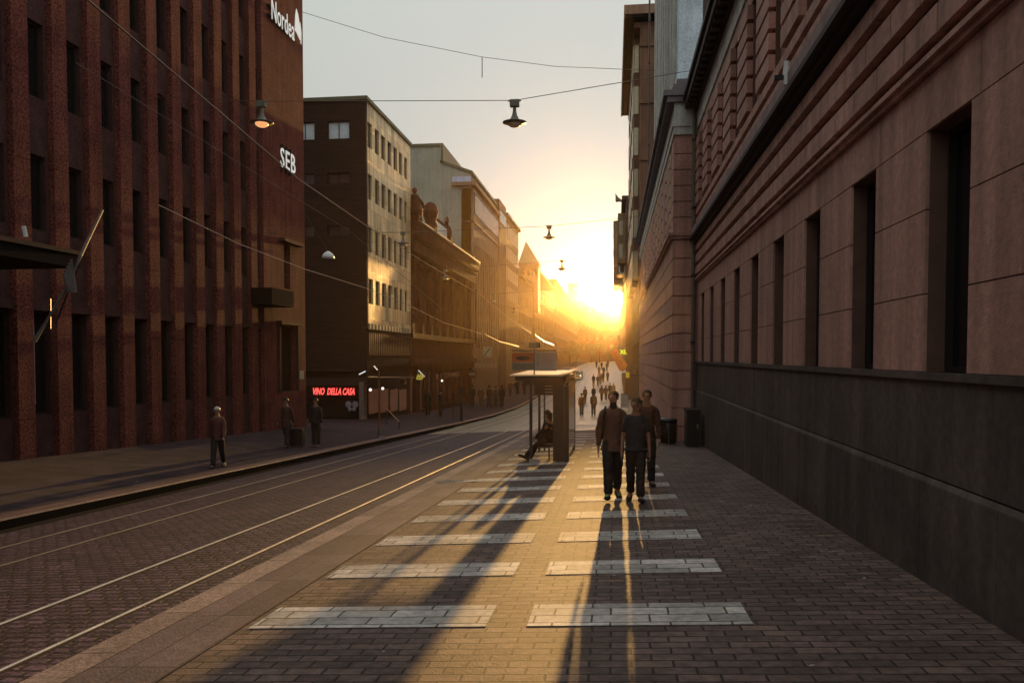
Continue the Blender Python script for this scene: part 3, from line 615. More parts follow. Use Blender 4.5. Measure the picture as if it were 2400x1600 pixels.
# small things on the wall
q1 = onX(1842, 182, XR-.25)
wl = thing('wall_lamp', 'small bracket lamp sticking out of the ashlar wall between upper windows', 'lamp', q1)
pm = MB(); pm.box(XR-.42, XR, q1.y-.03, q1.y+.03, q1.z-.03, q1.z+.03); pm.build('bracket', black_m, wl)
pm = MB(); pm.lathe([(.05, -.14), (.06, 0), (.04, .2)], (XR-.24, q1.y, q1.z+.03), 8); pm.build('lamp', white_m, wl)
# drain pipe at the corner
def drain(name, x, y, z0, z1, lb, r=.06):
    o = thing(name, lb, 'drainpipe', (x, y, z0)); pm = MB(); pm.tube([(x, y, z0), (x, y, z1)], r, 8); pm.build('pipe', mat('drain_zinc', (.16, .12, .1), .5, .2, 3), o)
    z = z0+1
    while z < z1: pm = MB(); pm.tube([(x, y, z), (x, y, z+.08)], r*1.35, 8); pm.build('clamp', black_m, o); z += 2.2
drain('drainpipe', XR-.13, yend-.12, gz(2.6, 27), 9.8, 'tall drainpipe in the corner where the near ashlar building ends')
# ---- right: second building with projecting corner
YB = 27.5; xb0 = onY(1578, 400, YB).x; xb1 = XR+.1; XB = xb0
zb = lambda py: onY(1600, py, YB).z
bb = thing('pilaster_building', 'projecting stone building with white fluted pilasters above a heavy entablature', 'building', (XB, YB, -1))
wall = MB()
wall.box(XB+.06, 12, YB+.06, 60, -2.6, zb(315))
z = gz(2, 28)-.1; k = 0
zs_ = zb(560)
while z < zs_-.1:
    z2 = min(z+.62, zs_); wall.box(XB, 4, YB, 62, z+.02, z2-.02); z = z2
wall.build('lower_wall', brown_plaster, bb)
jamb = [MB() for _ in range(11)]; wall = MB(); z = zb(546)
while z < zb(316)-.1:
    z2 = min(z+.52, zb(316)); wall.box(XB+.02, 4, YB+.02, YB+1.15, z+.02, z2-.02)
    for i in range(11):
        y_ = YB+1.15+.95+i*2.35
        wall.box(XB+.02, 4, y_, y_+1.4, z+.02, z2-.02); jamb[i].box(XB+.03, XB+.3, y_-.02, y_, z+.06, z2-.06)
    z = z2
wall.build('rusticated_piers', brown_plaster, bb); [j_.build('lit_jamb', mat('lit_jamb_stone', (.80, .70, .48), .6, .2, 2), bb) for j_ in jamb]  # thin plates in a pale colour standing for light on the jambs
for i in range(11):
    y_ = YB+1.15+i*2.35; pm = MB(); pm.box(XB+.30, XB+.36, y_, y_+.95, zb(540), zb(330)); pm.build('window', glass, bb)
    pm = MB(); pm.box(XB+.36, XB+.4, y_, y_+.02, 0, 1)
pm = MB(); pm.box(XB-.10, 4, YB-.08, 62, zb(560), zb(553)).box(XB-.16, 4, YB-.14, 62, zb(553), zb(546)); pm.build('string_course', brown_plaster, bb)
pm = MB(); pm.box(XB+.0, 4, YB, 62, zb(315), zb(296)).box(XB-.04, 4, YB-.04, 62, zb(296), zb(287)).box(XB+.02, 4, YB+.02, 62, zb(286), zb(240)); pm.build('frieze', pale_stone, bb)
pm = MB(); pm.box(XB-.22, 4, YB-.10, 62, zb(240), zb(226)).box(XB-.34, 4, YB-.16, 62, zb(226), zb(213)).box(XB+.05, 4, YB-.02, 62, zb(213), zb(196)).box(XB+.1, 4, YB+.02, 62, zb(196), zb(184)); pm.build('cornice', mat('lilac_grey_stone', (.16, .13, .14), .7, .25, 1.4, .2), bb)
xu = onY(1590, 100, YB+.2).x; yu1 = 43.
pm = MB(); pm.box(xu+.0, xu+.78, YB+.15, YB+.9, zb(184), 21); pm.box(xu-.05, xu+.84, YB+.08, YB+.95, zb(184), zb(170)); pm.build('corner_pilaster', blue_stone, bb)
pm = MB(); pm.box(xu+.1, xu+1.6, YB+.35, YB+2, zb(184), 21).box(xu+.3, 9, YB+2, yu1, zb(184), 21).box(xu+1.3, 9, YB+.9, YB+2, zb(184), 21); pm.build('upper_wall', mat('lilac_brown_wall', (.14, .09, .085), .7, .2, 1, .2), bb)
pm = MB(); pm.box(xu+1.02, xu+1.16, YB+.2, YB+.34, zb(184), 21); pm.build('return_strip', blue_stone, bb)
y_ = YB+1.1
while y_ < yu1-.6:
    pm = MB(); pm.box(xu+.1, xu+.45, y_, y_+.95, zb(184), 21)
    for j in range(3): pm.box(xu-.08, xu+.12, y_+.04+j*.34, y_+.18+j*.34, zb(170), 20.8)
    pm.build('fluted_pilaster', pale_stone, bb); y_ += 1.62
pm = MB(); pm.box(xu-.3, 9, YB-.2, yu1+.3, 21, 22); pm.build('roof', pale_stone, bb)
drain('drainpipe', XB-.08, YB+17.5, 12.2, 27, 'thin drainpipe against the sky side of the eaved building', .05)
# ---- right: tall building with wide eaves
X3 = 2.0
b3r = block('eaved_building', 'tall brown building with a wide dark overhanging eave on the right', X3, -1, 65, 90, 27.5, brown_far, 12, 8, core=14, balc=0)
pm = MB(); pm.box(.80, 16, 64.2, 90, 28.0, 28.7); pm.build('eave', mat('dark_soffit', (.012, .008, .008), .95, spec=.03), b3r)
pm = MB(); pm.box(.72, .80, 64.2, 90, 27.9, 28.9).box(.72, 16, 64.1, 64.2, 28.2, 28.9); pm.build('fascia', beige_stone, b3r)
pm = MB()
for z in (26, 21.6, 17.2, 13): pm.box(1.93, 16, 64.86, 65, z, z+.25)
pm.build('string_course', brown_far, b3r)
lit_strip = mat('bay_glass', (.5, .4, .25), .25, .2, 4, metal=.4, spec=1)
for i in range(5):
    a = 67+i*4.6
    pm = MB(); pm.box(1.55, 2.0, a, a+1.6, 8, 27.5); ow = pm.build('oriel', brown_far, b3r)
    pm = MB()
    for f in range(6): pm.box(1.50, 1.549, a+.1, a+1.5, 8.2+f*3.3, 10.4+f*3.3).box(1.6, 1.95, a-.05, a-.001, 8.2+f*3.3, 10.4+f*3.3)
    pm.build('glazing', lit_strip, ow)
r4 = block('narrow_building', 'brown street building just beyond the wide eaves with hanging signs', 1.35, -1, 90, 130, 19, brown_far, 16, 5, core=12, zb=-4, balc=0)
for a in (94, 103, 112, 121):
    pm = MB(); pm.box(.45, 1.35, a, a+3.0, 12.6, 18.2); bw = pm.build('bay', ochre_far, r4)
    pm = MB()
    for f in range(2): pm.box(.6, 1.05, a-.04, a-.001, 13.1+f*2.6, 14.7+f*2.6)
    pm.build('pane', lit_strip, bw)
r5 = block('narrow_building', 'ochre building with stacked upper bays close to the sun', 2.0, -1, 130, 200, 25, ochre_far, 22, 6, core=12, zb=-3)
for a in (134, 150, 166, 182):
    pm = MB(); pm.box(-.1, 2.0, a, a+6, 16.5, 24); pm.build('bay', ochre_far, r5)
block('narrow_building', 'last brown row on the right running up to the distant crest', 3.3, -1, 200, 345, 20, brown_far, 30, 5, core=12, zb=-1)
# vertical letter sign and flag
q = onX(1448, 600, .2)
vs = thing('hanging_sign', 'vertical board of spaced pale letters hanging high near the sun', 'sign', (.6, 96, 16))
pa = onY(1447, 566, 96); pb = onY(1462, 648, 96)
pm = MB(); pm.box(pa.x, pb.x, 95.9, 96.1, pb.z, pa.z); pm.build('board', brown_far, vs)
for i, ch in enumerate('KLU'): text(ch, 1.35, MY(pa.x+.1, 95.85, pa.z-1.1-i*1.35), letter, 'letter', vs, .02, .03)
q = onY(1443, 470, 92)
fl = thing('roof_flag', 'small pale flag on a thin pole against the sky above the eaves', 'flag', (q.x, 92, q.z-2))
pm = MB(); pm.tube([(1.2, 92, 19), (q.x-.0, 92, 19.3), (q.x, 92, q.z+.8)], .04, 6); pm.build('pole', black_m, fl)
pm = MB(); pm.prism([(q.x, 92, q.z+.7), (q.x+.8, 92.1, q.z-.1), (q.x, 92.05, q.z-.2)], (0, .02, 0)); pm.build('cloth', mat('pale_flag', (.5, .42, .3), .8), fl)

leaf_m = mat('dark_foliage', (.05, .06, .02), .7, .5, 2); bark = mat('bark', (.05, .035, .025), .9, .3)
def tree(px, Y, h, rad, label, seed):
    x = onY(px, 800, Y).x; g = Vector((x, Y, gz(x, Y))); o = thing('street_tree', label, 'tree', g, 'trees at the far end of the street'); random.seed(seed)
    mb = MB(); mb.tube([g, g+Vector((.1, 0, h*.35)), g+Vector((0, .1, h*.7))], [.22, .17, .07], 7)
    for k in range(5): t = k*1.3; mb.tube([g+Vector((.05, 0, h*(.33+.06*k))), g+Vector((math.cos(t)*rad*.6, math.sin(t)*rad*.6, h*(.55+.06*k)))], [.08, .03], 5)
    mb.build('trunk', bark, o); mb = MB(); cc = [(random.uniform(-.6, .6)*rad, random.uniform(-.6, .6)*rad, h*random.uniform(.45, .9), rad*random.uniform(.3, .5)) for _ in range(11)]
    for k in range(1300):
        c = random.choice(cc); v = Vector((random.gauss(0, 1), random.gauss(0, 1), random.gauss(0, 1))).normalized()*c[3]*random.uniform(.5, 1.05); p = g+Vector(c[:3])+v
        a = Vector((random.uniform(-1, 1), random.uniform(-1, 1), random.uniform(-1, 1))).normalized()*.17; b = a.orthogonal().normalized()*.12; mb.poly([p-a, p+b, p+a, p-b])
    mb.build('crown', leaf_m, o)
tree(1352, 262, 7.5, 2.6, 'dark street tree left of the bright road crest', 1); tree(1405, 300, 9, 3.2, 'broad dark tree over the crowd on the road crest', 2); tree(1385, 330, 8, 3, 'farthest tree centred behind the road crest', 5); tree(1335, 215, 6.5, 2.2, 'tree nearest the orange brown van', 8)
# ------------------------------------------------------------------ overhead wires and hanging street lamps
wire_m = mat('wire_copper', (.10, .05, .035), .4, .1, spec=.8); bright_wire = mat('worn_contact_wire', (.30, .19, .13), .34, .1, metal=1.)
def wire(label, pts, r=.014, m=wire_m, sag=0, cat='wire', grp='overhead wires'):
    P_ = []
    for a, b in zip(pts, pts[1:]):
        a, b = Vector(a), Vector(b); n = 8
        for k in range(n): t = k/n; p = a.lerp(b, t); p.z -= sag*4*t*(1-t); P_.append(p)
    P_.append(Vector(pts[-1])); mb = MB(); mb.tube(P_, r, 5); return tag(mb.build('overhead_wire', m), label, cat, grp)
lamp_grey = mat('lamp_housing', (.16, .15, .13), .45, .15, 6); lamp_glow = mat('lamp_bowl', (.8, .45, .25), .4, .1, emit=(1, .45, .18), estr=.22); lamp_clear = mat('lamp_bowl_clear', (.7, .6, .5), .3, .1)
def lamp(px, py, Y, label, glow=False, s=1.0):
    p = onY(px, py, Y); o = thing('hanging_street_lamp', label, 'street lamp', p, 'street lamps hung over the street'); x, y, z = p
    mb = MB(); mb.box(x-.14*s, x+.14*s, y-.1*s, y+.1*s, z-.16*s, z+.04*s).box(x-.2*s, x+.2*s, y-.025, y+.025, z-.0, z+.03); mb.build('clamp_box', lamp_grey, o)
    mb = MB(); mb.lathe([(.05*s, -.16*s), (.055*s, -.3*s), (.08*s, -.42*s), (.13*s, -.52*s), (.18*s, -.58*s), (.37*s, -.63*s), (.37*s, -.65*s), (.2*s, -.66*s)], p, 16); mb.build('shade', lamp_grey, o, True)
    mb = MB(); mb.lathe([(.21*s, -.655*s), (.20*s, -.72*s), (.13*s, -.77*s), (.02*s, -.78*s)], p, 14); mb.build('bowl', lamp_glow if glow else lamp_clear, o, True); return p
la = lamp(1206, 238, 25, 'large street lamp hanging against the open sky in the middle'); lb = lamp(613, 240, 25, 'glowing street lamp hanging in front of the red granite pilasters', True)
wire('span wire carrying the sky lamp and the glowing lamp by the granite', [(XL, 25, lb.z+.3), lb+Vector((0, 0, .03)), la+Vector((0, 0, .03)), (XR-.1, 25, la.z+.75)], .012)
l3 = lamp(1287, 530, 47, 'medium street lamp against the yellow sky over the street'); l4 = lamp(945, 545, 47, 'dark street lamp in front of the golden building windows')
wire('span wire crossing low in front of the golden building', [(XL, 49.3, l4.z+.4), l4, l3, (XB-.1, 47, l3.z+.5)], .014)
l5 = lamp(1317, 610, 61, 'small street lamp just above the sun glow'); l6 = lamp(1043, 632, 61, 'dark street lamp in front of the ornate columns')
wire('span wire in front of the ornate columns', [(XL+.9, 61, l6.z+.3), l6, l5, (XB, 61.5, l5.z+.6)], .014)
l7 = lamp(1157, 690, 84, 'tiny street lamp in front of the ribbed building'); wire('span wire in front of the ribbed building', [(XL, 84, l7.z+.3), l7, (2, 84, l7.z+1.2)], .016)
l8 = lamp(1205, 722, 104, 'farthest tiny street lamp under the glowing ribbon windows'); wire('farthest span wire under the ribbon windows', [(XL, 104, l8.z+.3), l8, (1.3, 104, l8.z+1)], .018)
wire('thin wire sloping across the upper sky', [onY(706, 28, 38), onY(900, 88, 38), onY(1130, 134, 38), onY(1300, 156, 38), onY(1536, 166, 38)], .013)
p = onY(1130, 134, 38); wire('short wire with a weight hanging from the upper sky wire', [p, p-Vector((0, 0, .95))], .02, cat='wire weight')
wire('upper tram contact wire running from the top left to the far street', [onX(150, -35, -5.2), onX(205, 0, -5.2), onX(700, 420, -5.2), onX(860, 530, -5.2), onX(1000, 618, -5.2), onX(1125, 690, -5.2), onX(1190, 744, -5.2), onX(1245, 781, -5.2)], .0095, bright_wire)
wire('short tram contact wire section ending above the shelter sign', [onX(1253, 784, -4.9), onX(1275, 800, -4.9), onX(1297, 808, -4.9)], .02, bright_wire)
wire('lower tram contact wire passing the end of the granite building', [onX(370, 480, -7.6), onX(560, 572, -7.6), onX(718, 632, -7.6), onX(860, 676, -7.6), onX(960, 716, -7.6), onX(1040, 756, -7.6), onX(1128, 781, -7.6)], .009, bright_wire)
wire('lower tram contact wire section beyond the ornate building', [onX(1136, 783, -7.6), onX(1170, 800, -7.6), onX(1215, 812, -7.6)], .018, bright_wire)
wire('thin stay wire across the lower granite pilasters', [(XL+.05, 21, 9.9), (-10, 30, 6.6), (-7.6, 36, 3.9)], .008)
p = onY(769, 594, 40); o = thing('pendant_lamp', 'pale half dome lamp hanging before the dark building front', 'street lamp', p, 'street lamps hung over the street')
mb = MB(); mb.lathe([(.03, .12), (.08, .1), (.22, 0), (.30, -.12), (.32, -.25), (.28, -.26)], p, 14); mb.build('dome', white_m, o, True)
mb = MB(); mb.tube([p+Vector((0, 0, .1)), p+Vector((-1.0, 0, 1.7)), p+Vector((-1.4, 0, 2.6)), p+Vector((-2.0, 0, 4.4))], .012, 5); mb.build('cable', black_m, o)
# ------------------------------------------------------------------ tram stop shelter
YS = 20.7; YE = 25.2; PS = lambda px, py: onY(px, py, YS)
g0 = lambda x, y: gz(x, y)
sh = thing('tram_shelter', 'dark glass and steel tram stop shelter on the striped walkway', 'shelter', (-1.9, YS, g0(-1.9, YS)))
xl, xr = PS(1196, 880).x, PS(1337, 880).x; zt_, zb_ = PS(1250, 879).z, PS(1250, 893).z
mb = MB(); mb.box(xl+.12, xr-.12, YS+.02, YE, zb_+.0, zt_-.04); mb.box(xl+.3, xr-.2, YS+.15, YE-.1, zb_-.10, zb_); mb.build('roof_frame', black_m, sh)
mb = MB(); mb.prism([(xl, YS-.1, zt_-.02), (xr-.2, YS-.1, zt_-.02), (xr, YS-.1, zt_+.05), (xr, YS-.1, zt_+.08), (xr-.3, YS-.1, zt_+.02), (xl, YS-.1, zt_+.01)], (0, YE-YS+.2, .04)); mb.build('roof_glass', mat('roof_glass', (.9, .62, .34), .34, .15, 5, metal=.6, spec=1), sh)
def post(px, y, w=.07, top=None, name='post'):
    x = onY(px, 1000, y).x; mb = MB(); mb.box(x-w/2, x+w/2, y, y+w, g0(x, y), (top or zb_)); mb.build(name, black_m, sh); return x
xp = post(1244, YS, .075); post(1264, YE-.3); post(1276, YE-.2, .05)
xa, xb_ = PS(1294, 900).x, PS(1320, 900).x
mb = MB(); mb.box(xa, xb_, YS+.3, YS+.45, g0(-1.4, YS)+.0, zb_); mb.build('end_panel', black_m, sh)
mb = MB(); mb.box(xa+.1, xb_+.1, YE-.4, YE-.3, g0(-1.4, YE)+.05, zb_); mb.build('far_end_panel', black_m, sh)
xc, xd = PS(1322, 900).x, PS(1333, 900).x
mb = MB(); mb.box(xc, xd, YS+.05, YS+.25, g0(-1.1, YS), zb_-.12); mb.build('back_post', black_m, sh); mb = MB(); mb.box(xc+.03, xd-.03, YE-.3, YE-.1, g0(-1.1, YE), zb_); mb.build('back_post', black_m, sh)
mb = MB(); mb.box(xb_+.01, xb_+.035, YS+.2, YS+.28, g0(-1.3, YS)+.1, zb_-.1); mb.build('edge_trim', steel, sh)
mb = MB(); mb.box(xc+.06, xc+.08, YS+.3, YE-.35, g0(-1.1, 23)+.15, zb_-.05); mb.build('back_glass', mat('dark_tinted_glass', (.02, .018, .018), .08, .1, spec=.8), sh)
q1, q2 = PS(1248, 895), PS(1297, 928)
mb = MB(); mb.box(q1.x, q2.x, YS+.5, YS+.62, q2.z, q1.z+.05); mb.build('display_box', black_m, sh)
mb = MB()
for i in range(4): mb.box(q2.x-.26, q2.x-.06, YS+.485, YS+.498, q2.z+.07+i*.08, q2.z+.085+i*.08)
mb.build('display_text', mat('lit_text', (.6, .5, .4), .5), sh)
mb = MB(); zs_b = g0(-1.5, 22.5)+.47
mb.box(-1.78, -1.36, YS+.55, YE-.5, zs_b-.03, zs_b+.02); mb.build('bench_seat', black_m, sh)
for y_ in (YS+.7, YE-.8):
    mb = MB(); mb.box(-1.7, -1.66, y_, y_+.05, g0(-1.7, y_), zs_b-.03).box(-1.45, -1.41, y_, y_+.05, g0(-1.4, y_), zs_b-.03); mb.build('leg', black_m, sh)
mb = MB(); mb.box(xp-.04, xp+.25, YS-.02, YS+.02, g0(xp, YS)+.0, g0(xp, YS)+.12); mb.build('foot_plate', steel, sh)
# sign board on the roof
a1, a2, a3, a4 = PS(1198, 827), PS(1249, 867), PS(1252, 825), PS(1303, 869)
sgn = thing('stop_sign_board', 'orange and pale route information boards standing on the shelter roof', 'sign board', (a2.x, YS+.2, zt_))
orange = mat('orange_poster', (.42, .13, .05), .5, .15, 3); paper = mat('pale_timetable', (.33, .30, .27), .5, .1, 3); bluegrey = mat('blue_grey_strip', (.17, .17, .16), .5, .15, 5); ink = mat('dark_ink', (.06, .04, .04), .6); ink2 = mat('red_ink', (.4, .12, .08), .6)
mb = MB(); mb.box(a1.x, a2.x, YS+.18, YS+.24, a2.z+.20, a1.z); mb.build('orange_panel', orange, sgn)
mb = MB(); mb.box(a1.x, a2.x, YS+.18, YS+.24, a2.z, a2.z+.19); mb.build('strip_panel', bluegrey, sgn)
mb = MB(); mb.box(a3.x, a4.x, YS+.18, YS+.24, a4.z, a3.z); mb.build('timetable_panel', paper, sgn)
mb = MB(); mb.box(a2.x+.003, a3.x-.003, YS+.16, YS+.26, zt_, a3.z+.03).box(a1.x, a4.x, YS+.16, YS+.26, a3.z+.03, a3.z+.055); mb.build('frame', black_m, sgn)
mb = MB(); mb.lathe([(.01, -.004), (.19, 0), (.01, .004)], ((a1.x+a2.x)/2, YS+.17, a1.z-.13), 14, (0, 1, 0))
for v_i, v in enumerate(mb.v): mb.v[v_i] = (v[0], v[1], (v[2]-(a1.z-.13))*.32+a1.z-.13)
mb.build('dark_ad_mark', ink, sgn)
random.seed(3)
for nm, mm, x0, x1, zz0, n in (('timetable_text', ink, a3.x+.05, a3.x+.10, a3.z-.06, 7), ('timetable_text', ink2, a3.x+.17, a3.x+.42, a3.z-.06, 6), ('strip_text', ink, a1.x+.02, a2.x-.03, a2.z+.14, 3)):
    mb = MB()
    for i in range(n):
        x_ = x0
        while x_ < x1: d = random.uniform(.015, .05); mb.box(x_, min(x_+d, x1+.02), YS+.172, YS+.178, zz0-.012-i*.045, zz0-i*.045); x_ += d+.012
    mb.build(nm, mm, sgn)
q = onY(1241, 811, YS+2); st_ = thing('roof_name_letters', 'two small rows of pale letters floating above the shelter boards', 'sign', q)
mb = MB(); random.seed(11)
for r_ in (0, 1):
    x_ = q.x
    while x_ < q.x+.27: mb.box(x_, x_+.012, YS+2, YS+2.01, q.z+.045-r_*.06, q.z+.085-r_*.06); mb.box(x_, x_+.03, YS+2, YS+2.01, q.z+.075-r_*.06-random.choice((0, .015, .028)), q.z+.083-r_*.06-random.choice((0, .015, .028))); x_ += .04
mb.build('letters', paper, st_)
mb = MB(); mb.box(q.x-.02, q.x+.3, YS+2.011, YS+2.03, q.z-.04, q.z+.1).box(q.x+.12, q.x+.14, YS+2.03, YS+2.05, zt_-.15, q.z+.1); mb.build('backing', black_m, st_)
# ------------------------------------------------------------------ street furniture
def slab_thing(name, label, cat, px0, py0, px1, py1, Y, m, t=.05, grp=None):
    a, b = onY(px0, py1, Y), onY(px1, py0, Y); mb = MB(); mb.box(a.x, b.x, Y, Y+t, a.z, b.z); return tag(mb.build(name, m), label, cat, grp), a, b
def on_ground(px, py): return G(px, py)
bn = on_ground(1566, 1040); o = thing('litter_bin', 'round steel litter bin standing by the projecting stone corner', 'litter bin', bn)
h_ = 60/1900*bn.y
mb = MB(); mb.lathe([(.24, .04), (.27, .06), (.27, h_*.82), (.25, h_*.85)], bn, 18); mb.build('drum', mat('bin_body', (.05, .035, .03), .35, .2, 5, metal=.5), o, True)
mb = MB(); mb.lathe([(.25, h_*.85), (.29, h_*.87), (.29, h_*.95), (.2, h_), (.02, h_*1.01)], bn, 18); mb.build('lid', black_m, o, True)
for k in (-.262, .262, 0):
    mb = MB(); mb.tube([bn+Vector((k, -.14 if k else -.285, .03)), bn+Vector((k, -.14 if k else -.285, h_*.86))], .016, 6); mb.build('rod', steel, o)
cb = on_ground(1640, 1045); o = thing('utility_cabinet', 'low dark utility cabinet against the plinth near the drainpipe', 'cabinet', cb); hc = 85/1900*cb.y
xq = XR-.13
mb = MB(); mb.box(xq-.42, xq-.02, cb.y-.3, cb.y+.5, cb.z, cb.z+hc-.05); mb.build('body', black_m, o)
mb = MB(); mb.box(xq-.46, xq-.02, cb.y-.34, cb.y+.54, cb.z+hc-.05, cb.z+hc); mb.build('lid', frame_m, o)
mb = MB(); mb.box(xq-.39, xq-.06, cb.y-.312, cb.y-.30, cb.z+.1, cb.z+hc-.1); mb.build('door', frame_m, o)
mb = MB(); mb.box(xq-.12, xq-.09, cb.y-.33, cb.y-.312, cb.z+hc*.5, cb.z+hc*.62); mb.build('handle', steel, o)
# left side pole sign, thick pole
def ground_pole(px, py, pyt, label, r=.035, base=True, m=black_m, name='sign_pole'):
    g = on_ground(px, py); top = onY(px, pyt, g.y); o = thing(name, label, 'pole', g)
    mb = MB(); mb.tube([g, Vector((g.x, g.y, top.z))], r, 8); mb.build('pole', m, o)
    if base: mb = MB(); mb.lathe([(.28, 0), (.28, .04), (.12, .08), (r*1.6, .14), (r*1.3, .4)], g, 12); mb.build('foot', black_m, o, True)
    return o, g, top
o, g, top = ground_pole(889, 1026, 868, 'slim reddish sign pole on a round foot in front of the golden building', .04, True, mat('rust_red_pole', (.22, .07, .05), .5))
ground_pole(1082, 988, 905, 'thick dark post near the kerb before the shopfronts', .11, False)
ground_pole(1062, 984, 930, 'thin low rail post on the sidewalk beside the thick post', .03, False)
yel = mat('yellow_sign', (.75, .62, .10), .5, .1, emit=(1, .85, .1), estr=.05)
a = onX(975, 890, XL+1.2); o = thing('shop_sign', 'yellow jagged animal shaped shop sign over the dark sidewalk', 'sign', a)
yy_ = a.y; zq = a.z; sw = .55; sq = (onX(975, 875, XL+1.2).z-a.z)
mb = MB(); mb.prism([(a.x, yy_, zq+.05), (a.x+.14, yy_, zq), (a.x+.30, yy_, zq), (a.x+sw-.1, yy_, zq+.06), (a.x+sw, yy_, zq+sq*.5), (a.x+sw-.06, yy_, zq+sq*.85), (a.x+sw*.72, yy_, zq+sq*.6), (a.x+sw*.6, yy_, zq+sq), (a.x+sw*.42, yy_, zq+sq*.62), (a.x+sw*.28, yy_, zq+sq*.95), (a.x+.06, yy_, zq+sq*.6)], (0, .06, 0)); mb.build('panel', yel, o)
mb = MB(); mb.tube([(XL, yy_+.03, zq+sq*.4), (a.x+.05, yy_+.03, zq+sq*.4)], .02, 5); mb.build('bracket', black_m, o)
mb = MB(); mb.box(a.x+.15, a.x+.2, yy_-.01, yy_-.003, zq+sq*.25, zq+sq*.45).box(a.x+.32, a.x+.37, yy_-.01, yy_-.003, zq+sq*.25, zq+sq*.45); mb.build('dark_dots', ink, o)
o, a, b = slab_thing('hanging_sign', 'small picture sign with a pale corner left of the yellow sign', 'sign', 939, 886, 953, 900, 52, mat('brown_sign', (.12, .06, .05), .5))
mb = MB(); mb.poly([(b.x-.2, 51.99, a.z+.02), (b.x-.02, 51.99, a.z+.02), (b.x-.02, 51.99, b.z-.05)]).box(a.x+.02, b.x-.02, 51.98, 51.99, b.z-.06, b.z-.01); mb.build('pale_mark', paper, None); 
bpy.data.objects['pale_mark'].parent = o
for i, (x0, y0, x1, y1, X) in enumerate(((981, 868, 995, 882, XL+1.5), (842, 877, 856, 870, XL+1.0), (877, 858, 884, 866, XL+1.1))):
    a, b = onX(x0, y0, X), onX(x1, y1, X); mb = MB(); mb.tube([a, b], .035, 6)
    tag(mb.build('tube_light', mat('lit_tube', (.8, .8, .85), .4, .05, emit=(1, .97, 1), estr=.12)), ('slanting white tube light above the yellow sign', 'short white tube light by the dark building corner', 'small bent white tube light over the canopy')[i], 'tube light', 'tube lights over the shops')
ga, gb_ = on_ground(942, 990), on_ground(910, 958); a, b = onY(907, 958, 44), onY(936, 988, 40.5)
mb = MB(); mb.tube([a, b], .03, 6); r_ = thing('stair_handrail', 'pale slanting handrail at the stair opening on the left sidewalk', 'handrail', b); mb.build('rail', steel, r_)
mb = MB(); mb.tube([b, Vector((b.x, b.y, gz(b.x, b.y)))], .025, 6).tube([a, Vector((a.x, a.y, gz(a.x, a.y)))], .025, 6); mb.build('leg', black_m, r_)
p = onX(1107, 876, XL+1.1); o = thing('round_sign', 'round projecting shop sign with a pale centre bar', 'sign', p)
mb = MB(); mb.lathe([(.02, -.05), (.42, -.05), (.42, .05), (.02, .05)], p, 20, (0, 1, 0)); mb.build('disc', mat('brown_disc', (.12, .07, .05), .5), o)
mb = MB(); mb.box(p.x-.24, p.x+.24, p.y-.065, p.y-.051, p.z+.02, p.z+.1).box(p.x-.3, p.x+.3, p.y-.065, p.y-.051, p.z-.1, p.z-.02); mb.build('pale_bar', paper, o)
mb = MB(); mb.tube([(XL, p.y, p.z), (p.x-.42, p.y, p.z)], .03, 6); mb.build('bracket', black_m, o)
a, b = onX(1022, 888, XL+.15), onX(1078, 888, XL+.15)
o = thing('shop_lettering', 'row of dull pink letters on the ornate building shopfront', 'sign', a); t_ = text('R  I  TTAVARAT', .62, MX(XL+.15, a.y, a.z), mat('dull_pink_letter', (.32, .16, .13), .5), 'letters', o, .03, .0)
wd = max(v.co.y for v in t_.data.vertices)-min(v.co.y for v in t_.data.vertices)
for v in t_.data.vertices: v.co.y *= (b.y-a.y)/wd
o = thing('shop_lettering', 'row of six square pale signs on the ribbed building front', 'sign', onX(1112, 862, XL+.3))
for i in range(6):
    a, b = onX(1112+i*9, 862, XL+.35), onX(1118.5+i*9, 851, XL+.35); mb = MB(); mb.box(XL+.3, XL+.38, a.y, b.y-.0, a.z, b.z); mb.build('letter_box', mat('dull_tan_sign', (.36, .24, .17), .5, .3, 6), o)
o, a, b = slab_thing('square_sign', 'square pale projecting sign with a diagonal stroke above the sidewalk', 'sign', 1132, 812, 1152, 837, 75, mat('pale_green_sign', (.42, .40, .26), .5, .25, 4), .08)
mb = MB(); mb.obox(((a.x+b.x)/2, 74.97, (a.z+b.z)/2), (1, 0, 1.3), (0, 1, 0), (-1.3, 0, 1), .55, .01, .035); q = mb.build('diagonal_mark', ink); q.parent = o
for px, py, lb in ((868, 913, 'small bright spot lamp under the canopy of the golden building'), (897, 910, 'second spot lamp on a short rod under the canopy'), (1036, 892, 'round white globe lamp over the ornate building door')):
    p = onX(px, py, XL+.6); mb = MB(); mb.lathe([(.01, -.09), (.07, -.06), (.09, 0), (.07, .06), (.01, .09)], p, 10); tag(mb.build('globe_lamp', mat('lit_globe', (.9, .85, .7), .4, .05, emit=(1, .93, .8), estr=.35)), lb, 'lamp')
p = onX(716, 878, XL+.1); mb = MB(); mb.box(XL, XL+.06, p.y-.6, p.y-.1, p.z-.2, p.z+.2); tag(mb.build('wall_plate', paper), 'small pale number plate at the foot of the granite end pier', 'plate')
